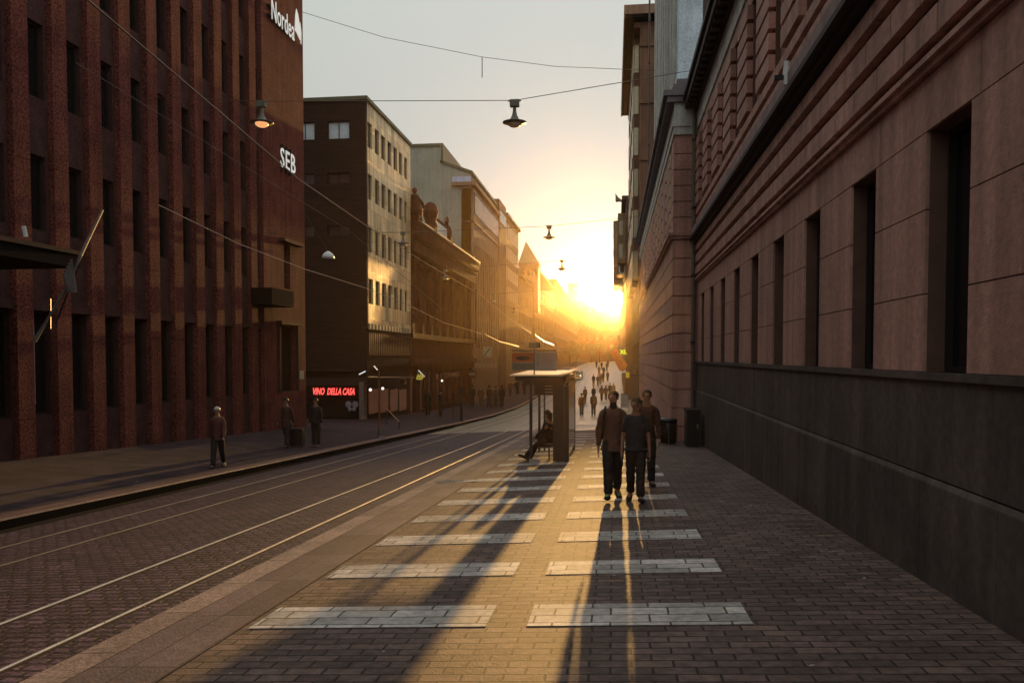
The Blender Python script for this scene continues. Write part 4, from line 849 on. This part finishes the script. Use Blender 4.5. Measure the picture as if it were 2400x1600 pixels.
# right side
o, a, b = slab_thing('wall_sign', 'small yellow sign on the right building behind the couple', 'sign', 1467, 872, 1475, 885, 58, yel, .06)
mb = MB(); mb.box(a.x+.08, b.x-.08, 57.98, 57.99, a.z+.15, a.z+.2).box(a.x+.1, b.x-.1, 57.98, 57.99, a.z+.26, a.z+.3); q = mb.build('mark', mat('dull_orange', (.5, .3, .05), .5)); q.parent = o
mb = MB(); mb.box(b.x, 2.0, 58.0, 58.05, a.z+.15, a.z+.19); q = mb.build('bracket', black_m); q.parent = o
a = onY(1454, 874, 58); b = onY(1467, 867, 58); mb = MB(); mb.prism([(a.x, 58, a.z), (b.x, 58, a.z+.03), (b.x, 58, b.z)], (0, 1.6, 0)); tag(mb.build('awning', white_m), 'small white wedge awning beside the yellow sign', 'awning')
o = thing('slanted_banner', 'orange banner hanging at a slant over the far walkway', 'banner', onY(1440, 830, 70)); c = [onY(*p_, 70) for p_ in ((1431, 826), (1445, 817), (1469, 852), (1464, 867), (1452, 868))]
mb = MB(); mb.prism(c, (0, .08, 0)); mb.build('cloth', mat('orange_banner', (.60, .16, .05), .7, .2, 2), o)
text('COFFEE', .42, MY(0, 0, 0), mat('pale_orange', (.8, .35, .15), .6), 'banner_text', None, .01).data.transform(Matrix.Translation(onY(1444, 829, 69.95)) @ Matrix.Rotation(R(57), 4, 'Y'))
q = [x for x in bpy.data.objects if x.name.startswith('banner_text')]
for x in q: x.data.transform(Matrix.Translation(-Vector(o.location))); x.parent = o
mb = MB(); mb.tube([c[1], (1.3, 70, c[1].z+.3)], .03, 6); mb.build('pole', black_m, o)
p = onY(1453, 829, 88); o = thing('hanging_sign', 'bright green letters of a shop sign above the orange banner', 'sign', p); text('XL', .62, MY(p.x, 88, p.z), mat('lit_green', (.5, .8, .05), .4, emit=(.6, 1, .05), estr=.25), 'letters', o, .03, .02)
mb = MB(); mb.box(p.x-.05, 1.2, 88.04, 88.1, p.z+.5, p.z+.58); mb.build('bracket', black_m, o)
g = on_ground(1464, 962); g.x += 0; o = thing('poster_stand', 'blue grey poster stand on the walkway behind the couple', 'poster stand', g); ps_ = .5
mb = MB(); mb.box(g.x-.28, g.x+.28, g.y, g.y+.06, g.z+.25, g.z+1.35); mb.build('panel', mat('blue_poster', (.30, .34, .42), .5, .2, 3), o)
mb = MB(); mb.box(g.x-.31, g.x-.28, g.y-.01, g.y+.07, g.z, g.z+1.4).box(g.x+.28, g.x+.31, g.y-.01, g.y+.07, g.z, g.z+1.4).box(g.x-.28, g.x+.28, g.y-.01, g.y+.07, g.z+1.35, g.z+1.4); mb.build('frame', black_m, o)
# vehicles far down the street
def vehicle(name, label, cat, px, py, w_, l_, h_, bm, van=False):
    g = on_ground(px, py); x, y, z = g; o = thing(name, label, cat, g)
    if van: pr_ = [(0, .35), (0, h_*.55), (.5, h_*.95), (.8, h_), (l_-.05, h_), (l_, h_*.9), (l_, .35)]
    else: pr_ = [(0, .35), (.02, .7), (.9, .88), (1.5, h_*.97), (2.2, h_), (3.0, h_*.96), (3.7, .95), (l_, .85), (l_, .35)]
    mb = MB(); mb.prism([(x-w_/2, y+a_, z+b_) for a_, b_ in pr_], (w_, 0, 0)); mb.build('body', bm, o)
    mb = MB()
    if van: mb.poly([(x-w_/2+.1, y+.02, z+h_*.57), (x+w_/2-.1, y+.02, z+h_*.57), (x+w_/2-.15, y+.48, z+h_*.96), (x-w_/2+.15, y+.48, z+h_*.96)])
    else: mb.poly([(x-w_/2+.12, y+.9, z+.90), (x+w_/2-.12, y+.9, z+.90), (x+w_/2-.2, y+1.48, z+h_*.97), (x-w_/2+.2, y+1.48, z+h_*.97)])
    mb.build('windscreen', glass, o)
    for sx in (-1, 1):
        for yy_ in (.75, l_-.8): mb = MB(); mb.lathe([(.1, -.1), (.32, -.1), (.32, .1), (.1, .1)], (x+sx*(w_/2-.08), y+yy_, z+.32), 14, (1, 0, 0)); mb.build('wheel', black_m, o)
        mb = MB(); mb.lathe([(.01, -.05), (.10, -.04), (.11, 0), (.05, .02)], (x+sx*(w_/2-.3), y-.01, z+.68), 10, (0, 1, 0)); mb.build('headlight', mat('lit_headlight', (.9, .9, .85), .3, 0, emit=(1, .95, .8), estr=.8), o)
vehicle('parked_car', 'dark car with lit headlights coming down the far street', 'car', 1352, 890, 1.75, 4.2, 1.45, black_m)
vehicle('delivery_van', 'orange brown van parked left of the dark car', 'van', 1333, 893, 1.95, 5.0, 2.2, mat('orange_brown_paint', (.35, .13, .05), .4, .1), True)
random.seed(21); mb = MB()
for i in range(150):
    x = random.choice((random.uniform(-9.4, -4), random.uniform(-9.4, -4), random.uniform(-14, -10), random.uniform(-3, 2.4))); y = 5+30*random.random()**1.5; z = gz(x, y)+.024
    a, r_ = random.uniform(0, 6.3), random.uniform(.008, .024); mb.poly([(x+r_*math.cos(a+q), y+r_*.8*math.sin(a+q), z+random.uniform(0, .012)) for q in (0, 1.4, 2.9, 4.3)])
struct(mb.build('litter_flecks', mat('pale_litter', (.4, .36, .3), .6, .2)), 'stuff')
# ------------------------------------------------------------------ people
def skin(name, V, E, m, parent=None, lv=1, root='pelvis'):
    keys = list(V); me = bpy.data.meshes.new(name); me.from_pydata([V[k][0] for k in keys], [(keys.index(a), keys.index(b)) for a, b in E], [])
    o = bpy.data.objects.new(name, me); scene.collection.objects.link(o); o.modifiers.new('s', 'SKIN')
    if not me.skin_vertices: raise RuntimeError('no skin layer')
    for i, k in enumerate(keys):
        r = V[k][1]; d = me.skin_vertices[0].data[i]; d.radius = r if isinstance(r, tuple) else (r, r); d.use_root = (k == root)
    sb = o.modifiers.new('u', 'SUBSURF'); sb.levels = lv; sb.render_levels = lv
    dg = bpy.context.evaluated_depsgraph_get(); m2 = bpy.data.meshes.new_from_object(o.evaluated_get(dg)); bpy.data.objects.remove(o)
    for p in m2.polygons: p.use_smooth = True
    m2.materials.clear(); m2.materials.append(m); q = bpy.data.objects.new(name, m2); scene.collection.objects.link(q)
    if parent: q.parent = parent
    return q
def V3(*a): return Vector(a)
def skeleton(legs=((.3, .1), (-.3, .3)), arms=((-.25, .25), (.25, .3)), lean=0., sit=False, out=.10, hturn=0.):
    J = {}; J['pelvis'] = V3(0, 0, .95); J['waist'] = V3(0, lean*.3, 1.10); J['chest'] = V3(0, lean*.8, 1.30); J['neckb'] = V3(0, lean, 1.45); J['neck'] = V3(0, lean+.015, 1.52)
    J['jaw'] = V3(0, lean+.035, 1.575); J['head'] = V3(0, lean+.025, 1.655); J['crown'] = V3(0, lean+.01, 1.715)
    hd = V3(math.sin(hturn), math.cos(hturn), 0); J['chin'] = J['jaw']+hd*.05+V3(0, 0, -.012); J['nose'] = J['head']+hd*.118+V3(0, 0, -.03); J['hd'] = hd
    for i, s in enumerate((-1, 1)):
        J['sh%d' % i] = V3(s*.162, lean, 1.375); a, e = arms[i]
        d1 = V3(s*out, math.sin(a), -math.cos(a)).normalized(); J['el%d' % i] = J['sh%d' % i]+d1*.29
        d2 = V3(s*out*.3, math.sin(a+e), -math.cos(a+e)).normalized(); J['wr%d' % i] = J['el%d' % i]+d2*.25; J['pm%d' % i] = J['wr%d' % i]+d2*.085; J['d%d' % i] = d2
        t, k = legs[i]; J['hip%d' % i] = V3(s*.082, 0, .91); d1 = V3(s*.0, math.sin(t), -math.cos(t)); J['kn%d' % i] = J['hip%d' % i]+d1*.43
        d2 = V3(0, math.sin(t-k), -math.cos(t-k)); J['an%d' % i] = J['kn%d' % i]+d2*.42; f = max(-.5, min(.45, (t-k)*.7)); J['toe%d' % i] = J['an%d' % i]+V3(s*.03, .17*math.cos(f), .17*math.sin(f)-.045)
        J['heel%d' % i] = J['an%d' % i]+V3(0, -.05, -.05)
    lo = min(min(J['an%d' % i].z-.085, J['toe%d' % i].z-.03) for i in (0, 1))
    for k, v in J.items():
        if k != 'hd' and not (len(k) == 2 and k[0] == 'd'): v.z -= lo
    return J
from mathutils import noise as mnoise
def fold(o, on):
    if not on: return
    me = o.data; ns_ = [v.normal.copy() for v in me.vertices]
    for v, n_ in zip(me.vertices, ns_):
        p = v.co; k = mnoise.noise(Vector((p.x*9, p.y*9, p.z*16+p.x*10)))*.014+mnoise.noise(Vector((p.x*24, p.y*24, p.z*30)))*.005; v.co = p+n_*k
def figure(name, label, J, coat_m, trou_m, skin_m, hair_m, shoe_m, detail=False, coat='jacket', hem=.30, hair='short', group=None, slim=1., lv=1, cat='person', bulk=1.):
    r = bpy.data.objects.new(name, None); scene.collection.objects.link(r); r.empty_display_size = .2; tag(r, label, cat, group); ORG[r.name] = Vector((0, 0, 0))
    B = {'pelvis': (J['pelvis'], (.10, .07)), 'waist': (J['waist'], (.095, .07)), 'chest': (J['chest'], (.12, .08)), 'neckb': (J['neckb'], (.07, .06)), 'neck': (J['neck'], .05), 'jaw': (J['jaw'], (.06, .068)), 'head': (J['head'], (.078, .095)), 'crown': (J['crown'], (.058, .07))}
    E = [('pelvis', 'waist'), ('waist', 'chest'), ('chest', 'neckb'), ('neckb', 'neck'), ('neck', 'jaw'), ('jaw', 'head'), ('head', 'crown')]
    for i in (0, 1):
        B.update({'sh%d' % i: (J['sh%d' % i], .05), 'el%d' % i: (J['el%d' % i], .037), 'wr%d' % i: (J['wr%d' % i], .024), 'pm%d' % i: (J['pm%d' % i], (.034, .018)), 'hip%d' % i: (J['hip%d' % i], .07), 'kn%d' % i: (J['kn%d' % i], .045), 'an%d' % i: (J['an%d' % i], .034), 'toe%d' % i: (J['toe%d' % i], .03)})
        E += [('neckb', 'sh%d' % i), ('sh%d' % i, 'el%d' % i), ('el%d' % i, 'wr%d' % i), ('wr%d' % i, 'pm%d' % i), ('pelvis', 'hip%d' % i), ('hip%d' % i, 'kn%d' % i), ('kn%d' % i, 'an%d' % i), ('an%d' % i, 'toe%d' % i)]
        s = (-1, 1)[i]; d = J['d%d' % i]; sd_ = V3(0, 1, 0)
        if detail:
            for f, (o_, ln, rr) in enumerate(((.024, .070, .0085), (.008, .080, .009), (-.008, .075, .0085), (-.024, .060, .0075))):
                a = J['pm%d' % i]+sd_*o_+d*.02; b = a+d*ln*.5+V3(-s*.006, 0, 0); c = b+d*ln*.42+V3(-s*.018, 0, 0)
                B.update({'f%d%da' % (i, f): (a, rr), 'f%d%db' % (i, f): (b, rr), 'f%d%dc' % (i, f): (c, rr*.8)}); E += [('pm%d' % i, 'f%d%da' % (i, f)), ('f%d%da' % (i, f), 'f%d%db' % (i, f)), ('f%d%db' % (i, f), 'f%d%dc' % (i, f))]
            a = J['pm%d' % i]+V3(-s*.01, .035, 0)-d*.02; b = a+V3(-s*.01, .022, 0)+d*.035
            B.update({'t%da' % i: (a, .011), 't%db' % i: (b, .009)}); E += [('pm%d' % i, 't%da' % i), ('t%da' % i, 't%db' % i)]
    if detail: B.update({'chin': (J['chin'], .026), 'nose': (J['nose'], .010)}); E += [('jaw', 'chin'), ('head', 'nose')]
    skin('body', B, E, skin_m, r, lv)
    b = bulk; h0 = J['pelvis']+V3(0, 0, .17-hem)
    Cv = {'hem': (h0+V3(0, 0, .03), (.185*b*slim, .135*b)), 'hem2': (h0-V3(0, 0, .03), (.19*b*slim, .14*b)), 'pelvis': (J['waist']+V3(0, 0, -.05), (.145*b*slim, .11*b)), 'chest': (J['chest'], (.165*b, .12*b)), 'neckb': (J['neckb']+V3(0, 0, -.015), (.085, .075))}
    Ce = [('pelvis', 'hem'), ('hem', 'hem2'), ('pelvis', 'chest'), ('chest', 'neckb')]
    for i in (0, 1):
        if coat == 'tee':
            m_ = J['sh%d' % i].lerp(J['el%d' % i], .8); Cv.update({'sh%d' % i: (J['sh%d' % i], .068*b), 'm%d' % i: (m_, .058*b)}); Ce += [('neckb', 'sh%d' % i), ('sh%d' % i, 'm%d' % i)]
        else:
            Cv.update({'sh%d' % i: (J['sh%d' % i], .070*b), 'el%d' % i: (J['el%d' % i], .06*b), 'wr%d' % i: (J['wr%d' % i], .042)}); Ce += [('neckb', 'sh%d' % i), ('sh%d' % i, 'el%d' % i), ('el%d' % i, 'wr%d' % i)]
    fold(skin(coat, Cv, Ce, coat_m, r, lv+(1 if detail else 0)), detail)
    Tv = {'pelvis': (J['pelvis']+V3(0, 0, .10), (.15*slim, .12)), 'low': (J['pelvis']+V3(0, 0, -.03), (.16, .12))}; Te = [('pelvis', 'low')]
    for i in (0, 1):
        Tv.update({'hip%d' % i: (J['hip%d' % i]+V3(0, 0, -.06), .115*slim), 'th%d' % i: (J['hip%d' % i].lerp(J['kn%d' % i], .55), .103*slim), 'kn%d' % i: (J['kn%d' % i], .084*slim), 'cf%d' % i: (J['kn%d' % i].lerp(J['an%d' % i], .5), .080*slim), 'an%d' % i: (J['an%d' % i]+V3(0, 0, -.015), .074*slim)}); Te += [('low', 'hip%d' % i), ('hip%d' % i, 'th%d' % i), ('th%d' % i, 'kn%d' % i), ('kn%d' % i, 'cf%d' % i), ('cf%d' % i, 'an%d' % i)]
    fold(skin('trousers', Tv, Te, trou_m, r, lv+(1 if detail else 0)), detail)
    for i in (0, 1):
        skin('shoe', {'a': (J['heel%d' % i]+V3(0, -.02, 0), (.052, .05)), 'b': (J['heel%d' % i].lerp(J['toe%d' % i], .5), (.055, .05)), 'c': (J['toe%d' % i]+(J['toe%d' % i]-J['an%d' % i])*.3, (.054, .034))}, [('a', 'b'), ('b', 'c')], shoe_m, r, lv, 'b')
    hd = J['hd']; back = -hd
    if hair != 'none':
        mb = MB(); ax = (V3(0, 0, 1)+back*.75).normalized()
        mb.lathe([(.078, -.035), (.088, -.01), (.090, .025), (.080, .058), (.055, .083), (.02, .094), (.002, .096)], J['head']+V3(0, 0, .005)+back*.004, 14, ax)
        if hair == 'long': mb.tube([J['head']+back*.05+V3(0, 0, .02), J['jaw']+back*.065, J['neck']+back*.06+V3(0, 0, -.07)], [.085, .08, .05], 9)
        if hair == 'tied': mb.tube([J['head']+back*.06+V3(0, 0, .04), J['head']+back*.13+V3(0, 0, .02), J['head']+back*.15+V3(0, 0, -.05)], [.04, .045, .02], 8)
        q = mb.build('hair', hair_m, None, True); q.parent = r
    return r
cl = lambda n, c, ro=.8: mat('cloth_'+n, c, ro, .2, 6, .3, 60, spec=.3)
skin_m = mat('skin', (.34, .17, .12), .5, .1, 6); shaded_skin = mat('skin_shaded', (.26, .13, .09), .55, .1, 6)  # second skin tone is the first darkened to stand for shade
shoe_dark = mat('dark_shoe', (.02, .018, .018), .5); hair_dark = mat('dark_hair', (.025, .016, .012), .5, .3, 20); hair_grey = mat('grey_hair', (.5, .45, .4), .5, .2, 20); hair_fair = mat('fair_hair', (.25, .14, .07), .5, .2, 20)
black_cl = cl('black', (.018, .016, .018)); navy = cl('navy', (.012, .02, .032)); brown_j = cl('brown_jacket', (.115, .055, .04)); trou = cl('dark_trousers', (.022, .018, .018)); dk_brown = cl('dark_brown', (.07, .03, .022)); red_j = cl('dark_red', (.10, .03, .025)); grey_cl = cl('grey', (.06, .055, .055)); blue_cl = cl('dull_blue', (.04, .05, .08))
def place(o, g, rz, h=1.75, lift=0):
    o.location = (g[0], g[1], g[2]+lift); set_rot(o, rz); o.scale = (h/1.78,)*3; return o
PI = math.pi
# couple and the man behind them
man = figure('person', 'man in a brown jacket with a shoulder strap walking toward the camera on the stripes', skeleton(((-.20, .30), (.34, .06)), ((.12, .35), (-.16, .2)), .0, out=.20, hturn=.5), brown_j, trou, skin_m, hair_dark, shoe_dark, True, 'jacket', .34, lv=2, bulk=1.18, group='people walking toward the camera')
place(man, G(1436, 1170), PI+.05, 1.80)
def child(o, name, mb, m, smooth=False): 
    q = mb.build(name, m, None, smooth); q.parent = o; return q
mb = MB(); mb.tube([(.12, .0, 1.50), (.15, .115, 1.44), (.155, .155, 1.30), (.165, .14, 1.12), (.18, .06, 1.0)], .02, 6); child(man, 'shoulder_strap', mb, black_cl, True)
mb = MB(); mb.lathe([(.02, -.2), (.13, -.17), (.16, 0), (.13, .17), (.02, .2)], (.02, -.22, 1.22), 12); child(man, 'backpack', mb, black_cl, True)
mb = MB(); mb.lathe([(.01, -.03), (.05, -.02), (.055, .03), (.045, .08)], (-.0, .06, 1.50), 10); child(man, 'scarf', mb, black_cl, True)
green = mat('green_toe', (.18, .42, .14), .5)
jm = skeleton(((-.20, .30), (.34, .06)), ((.12, .35), (-.16, .2)))
for i in (0, 1):
    t_ = jm['toe%d' % i]; mb = MB(); mb.lathe([(.01, -.01), (.036, 0), (.032, .018), (.01, .03)], (t_.x, t_.y+.0, t_.z+.018), 10); child(man, 'toe_cap', mb, green, True)
wom = figure('person', 'woman in a dark navy top with glasses walking beside the man in the brown jacket', skeleton(((.26, .05), (-.14, .30)), ((.05, .12), (-.05, .3)), .0, out=.20, hturn=.75), navy, trou, shaded_skin, hair_dark, shoe_dark, True, 'tee', .26, 'tied', lv=2, bulk=1.24, group='people walking toward the camera', slim=.98)
place(wom, G(1489, 1175), PI-.02, 1.66)
J_ = skeleton(((.26, .05), (-.14, .30)), hturn=.75); hd = J_['hd']; sdv = V3(hd.y, -hd.x, 0)
mb = MB()
for s in (-1, 1):
    c = J_['head']+hd*.105+sdv*s*.033+V3(0, 0, .0); mb.tube([c+sdv*.024*math.cos(t)+V3(0, 0, .019*math.sin(t)) for t in [k*PI/5 for k in range(11)]], .0035, 4); mb.tube([c+sdv*s*.024, J_['head']+sdv*s*.08-hd*.01], .003, 4)
child(wom, 'glasses', mb, steel)
m3 = figure('person', 'man in a dark brown jacket half hidden behind the woman with glasses', skeleton(((.2, .1), (-.2, .2)), ((.2, .2), (-.2, .25)), .0, out=.16, hturn=.2), dk_brown, trou, shaded_skin, hair_dark, shoe_dark, True, 'jacket', .3, lv=2, bulk=1.1, group='people walking toward the camera')
place(m3, G(1515, 1137), PI, 1.78)
for prs, Jx in ((man, skeleton(((-.20, .30), (.34, .06)), hturn=.5)), (wom, J_), (m3, skeleton(((.2, .1), (-.2, .2)), hturn=.2))):
    hd = Jx['hd']; sdv = V3(hd.y, -hd.x, 0)
    for s in (-1, 1):
        mb = MB(); mb.lathe([(.001, -.004), (.011, 0), (.001, .004)], Jx['head']+hd*.088+sdv*s*.032+V3(0, 0, -.002), 8, hd); child(prs, 'eye', mb, ink)
    mb = MB(); mb.tube([Jx['jaw']+hd*.062+sdv*k+V3(0, 0, .018) for k in (-.022, 0, .022)], .005, 5); child(prs, 'mouth', mb, red_j)
    for s in (-1, 1):
        mb = MB(); mb.lathe([(.002, -.03), (.012, -.02), (.015, .01), (.004, .032)], Jx['head']+sdv*s*.083+V3(0, 0, -.02), 8); child(prs, 'ear', mb, skin_m, True)
# seated person in the shelter
Js = skeleton(((1.30, .50), (1.35, .85)), ((.5, .5), (.6, .4)), .10, out=.1)
seat_dz = zs_b+.10-Js['pelvis'].z
sp_ = figure('person', 'person in black sitting in the shelter with legs stretched toward the track', Js, black_cl, trou, shaded_skin, hair_dark, shoe_dark, False, 'coat', .30, 'long', bulk=1.4)
sp_.location = (-1.62, YS+1.0, zs_b+.10-Js['pelvis'].z); set_rot(sp_, PI/2)
mb = MB(); mb.lathe([(.02, 0), (.15, .02), (.17, .16), (.10, .26), (.02, .28)], (-.25, .22, Js['pelvis'].z-.1), 10); child(sp_, 'bag', mb, black_cl, True)
# walkers: a few built figures, copies share their meshes
WALK = [((.35, .12), (-.30, .25)), ((-.28, .3), (.32, .1)), ((.10, .05), (-.08, .12)), ((0., .02), (.04, .03))]
ARM = [((-.3, .2), (.3, .3)), ((.25, .4), (-.25, .2)), ((.1, .6), (-.05, .15)), ((.05, .1), (.02, .15))]
TEMPL = {}
def spawn(kind, coat_m, trou_m, hair_m, g, rz, h, label, group, lift=0):
    pose, hair, hem = kind; key = kind
    if key not in TEMPL:
        TEMPL[key] = figure('person', label, skeleton(WALK[pose], ARM[pose], .02, out=.13), coat_m, trou_m, shaded_skin, hair_m, shoe_dark, False, 'jacket', hem, hair, group=group, bulk=1.15); o = TEMPL[key]
    else: o = dup(TEMPL[key], (0, 0, 0), None, label)
    if group: o['group'] = group
    o['label'] = label
    for c in o.children:
        mm = {'jacket': coat_m, 'trousers': trou_m, 'hair': hair_m}.get(c.name.split('.')[0])
        if mm: c.material_slots[0].link = 'OBJECT'; c.material_slots[0].material = mm
    return place(o, g, rz, h, lift)
S, Lg = 'short', 'long'
ga_ = 'people walking away down the walkway'
PPL = [  # pose, hair, hem, coat, hair colour, px, py, heading, height, label
 (0, S, .3, red_j, hair_dark, 1363, 975, .0, 1.70, 'walker in a dark red jacket, left of the nearest pair walking away', ga_),
 (1, S, .3, black_cl, hair_dark, 1391, 975, .0, 1.76, 'walker in black, right of the nearest pair walking away', ga_),
 (2, S, .3, dk_brown, hair_dark, 1371, 944, .0, 1.75, 'walker in brown just ahead of the nearest left walker', ga_),
 (0, S, .45, black_cl, hair_dark, 1391, 940, .0, 1.75, 'walker in a long dark coat just ahead of the nearest right walker', ga_),
 (1, Lg, .3, dk_brown, hair_dark, 1410, 940, .1, 1.78, 'broad walker immediately left of the man with the shoulder strap', ga_),
 (0, Lg, .45, navy, hair_dark, 1420, 938, .0, 1.72, 'walker in navy close behind the head of the man with the shoulder strap', ga_),
 (2, S, .3, black_cl, hair_dark, 1430, 932, PI, 1.75, 'walker coming toward the camera right of the navy walker', 'people coming up the walkway'),
 (0, Lg, .3, grey_cl, hair_fair, 1438, 930, PI, 1.70, 'fair haired walker above the shoulder of the man with the strap', 'people coming up the walkway'),
 (1, S, .3, black_cl, hair_dark, 1391, 905, .0, 1.80, 'lone walker beside the rails above the nearest pair', ga_),
 (0, S, .3, black_cl, hair_dark, 1401, 906, PI, 1.75, 'left walker of the dense far group in the middle of the walkway', 'people coming up the walkway'),
 (2, Lg, .45, dk_brown, hair_dark, 1407, 902, PI, 1.75, 'long coated walker in the dense far group', 'people coming up the walkway'),
 (1, S, .3, navy, hair_dark, 1413, 897, .0, 1.80, 'navy walker in the dense far group', ga_),
 (0, Lg, .3, red_j, hair_fair, 1424, 895, PI, 1.75, 'red jacketed walker at the right of the far group', 'people coming up the walkway'),
 (1, S, .45, black_cl, hair_dark, 1415, 881, PI, 1.80, 'black coated walker farther up behind the far group', 'people coming up the walkway'),
 (0, S, .3, grey_cl, hair_dark, 1404, 880, .0, 1.80, 'grey walker farther up at the left of the crowd', ga_),
 (2, S, .3, dk_brown, hair_dark, 1422, 870, .0, 1.80, 'brown walker high up near the right wall', ga_),
 (1, Lg, .3, black_cl, hair_dark, 1410, 866, PI, 1.80, 'small distant walker in the middle of the crest', 'people coming up the walkway'),
 (0, S, .45, navy, hair_dark, 1398, 862, .0, 1.80, 'smallest distant walker left on the crest', ga_),
 (2, S, .3, red_j, hair_dark, 1425, 860, PI, 1.80, 'smallest distant walker right on the crest', 'people coming up the walkway'),
]
SW = 'people on the left sidewalk'
PPL += [
 (1, S, .32, red_j, hair_grey, 511, 1097, PI+.25, 1.64, 'grey haired walker with sunlit outline alone on the left sidewalk', SW),
 (0, S, .45, dk_brown, hair_dark, 672, 1049, PI, 1.76, 'person in a long coat with a suitcase in front of the granite end pier', SW),
 (3, S, .3, black_cl, hair_dark, 741, 1048, PI, 1.76, 'person in black under the neon restaurant sign', SW),
 (3, Lg, .45, black_cl, hair_dark, 1003, 975, .3, 2.0, 'dark figure standing left of the two by the thick post', SW),
 (2, S, .45, black_cl, hair_dark, 1033, 977, -.2, 2.0, 'dark figure standing just left of the thick post', SW),
 (3, S, .3, black_cl, hair_dark, 1107, 953, .0, 2.1, 'first of the dark row of people right of the thick post', SW),
 (0, Lg, .3, dk_brown, hair_dark, 1127, 955, PI, 2.1, 'striding figure with a pale bag in the shopfront row', SW),
 (1, S, .45, black_cl, hair_dark, 1147, 955, .0, 2.2, 'left of three people standing at the kerb before the shops', SW),
 (2, S, .3, grey_cl, hair_dark, 1162, 955, PI, 2.1, 'middle of three people standing at the kerb before the shops', SW),
 (3, Lg, .3, black_cl, hair_dark, 1176, 955, .0, 2.2, 'right of three people standing at the kerb before the shops', SW),
 (0, S, .3, dk_brown, hair_dark, 1196, 930, .0, 2.1, 'distant walker on the left sidewalk just before the shelter boards', SW),
 (1, S, .45, black_cl, hair_dark, 1213, 926, PI, 2.1, 'distant walker seen under the left end of the shelter roof', SW),
 (2, Lg, .3, black_cl, hair_dark, 1229, 926, .0, 2.1, 'distant walker seen beside the left shelter post', SW),
]
for pose, hair, hem, cm, hm, px, py, rz, h, lb_, gp in PPL:
    spawn((pose, hair, hem), cm, trou, hm, G(px, py), rz, h, lb_, gp)
g = G(697, 1048); o = thing('suitcase', 'dark wheeled suitcase beside the person in the long coat', 'suitcase', g)
mb = MB(); mb.box(g.x-.22, g.x+.22, g.y-.14, g.y+.14, g.z+.07, g.z+.68); mb.build('case', black_cl, o)
mb = MB(); mb.tube([g+V3(-.1, 0, .68), g+V3(-.1, 0, .98), g+V3(.1, 0, .98), g+V3(.1, 0, .68)], .012, 5); mb.build('handle', black_m, o)
for sx in (-.17, .17): mb = MB(); mb.lathe([(.01, -.02), (.04, -.02), (.04, .02), (.01, .02)], g+V3(sx, 0, .04), 10, (1, 0, 0)); mb.build('wheel', black_m, o)
# ------------------------------------------------------------------ haze
def haze(dens, g):
    m = bpy.data.materials.new('haze_air'); m.use_nodes = True; t = m.node_tree; t.nodes.clear()
    o = t.nodes.new('ShaderNodeOutputMaterial'); v = t.nodes.new('ShaderNodeVolumePrincipled')
    v.inputs['Color'].default_value = (1, .80, .62, 1); v.inputs['Density'].default_value = dens; v.inputs['Anisotropy'].default_value = g
    v2 = t.nodes.new('ShaderNodeVolumePrincipled'); v2.inputs['Color'].default_value = (1, .70, .38, 1); v2.inputs['Density'].default_value = dens*4.0; v2.inputs['Anisotropy'].default_value = .978
    ad = t.nodes.new('ShaderNodeAddShader'); t.links.new(v.outputs[0], ad.inputs[0]); t.links.new(v2.outputs[0], ad.inputs[1]); t.links.new(ad.outputs[0], o.inputs['Volume'])
    mb = MB(); mb.box(-62, 40, -30, 380, -5, 46); h = mb.build('haze', m); h['kind'] = 'stuff'; m.cycles.homogeneous_volume = True
    return h
haze(.00006, .88)
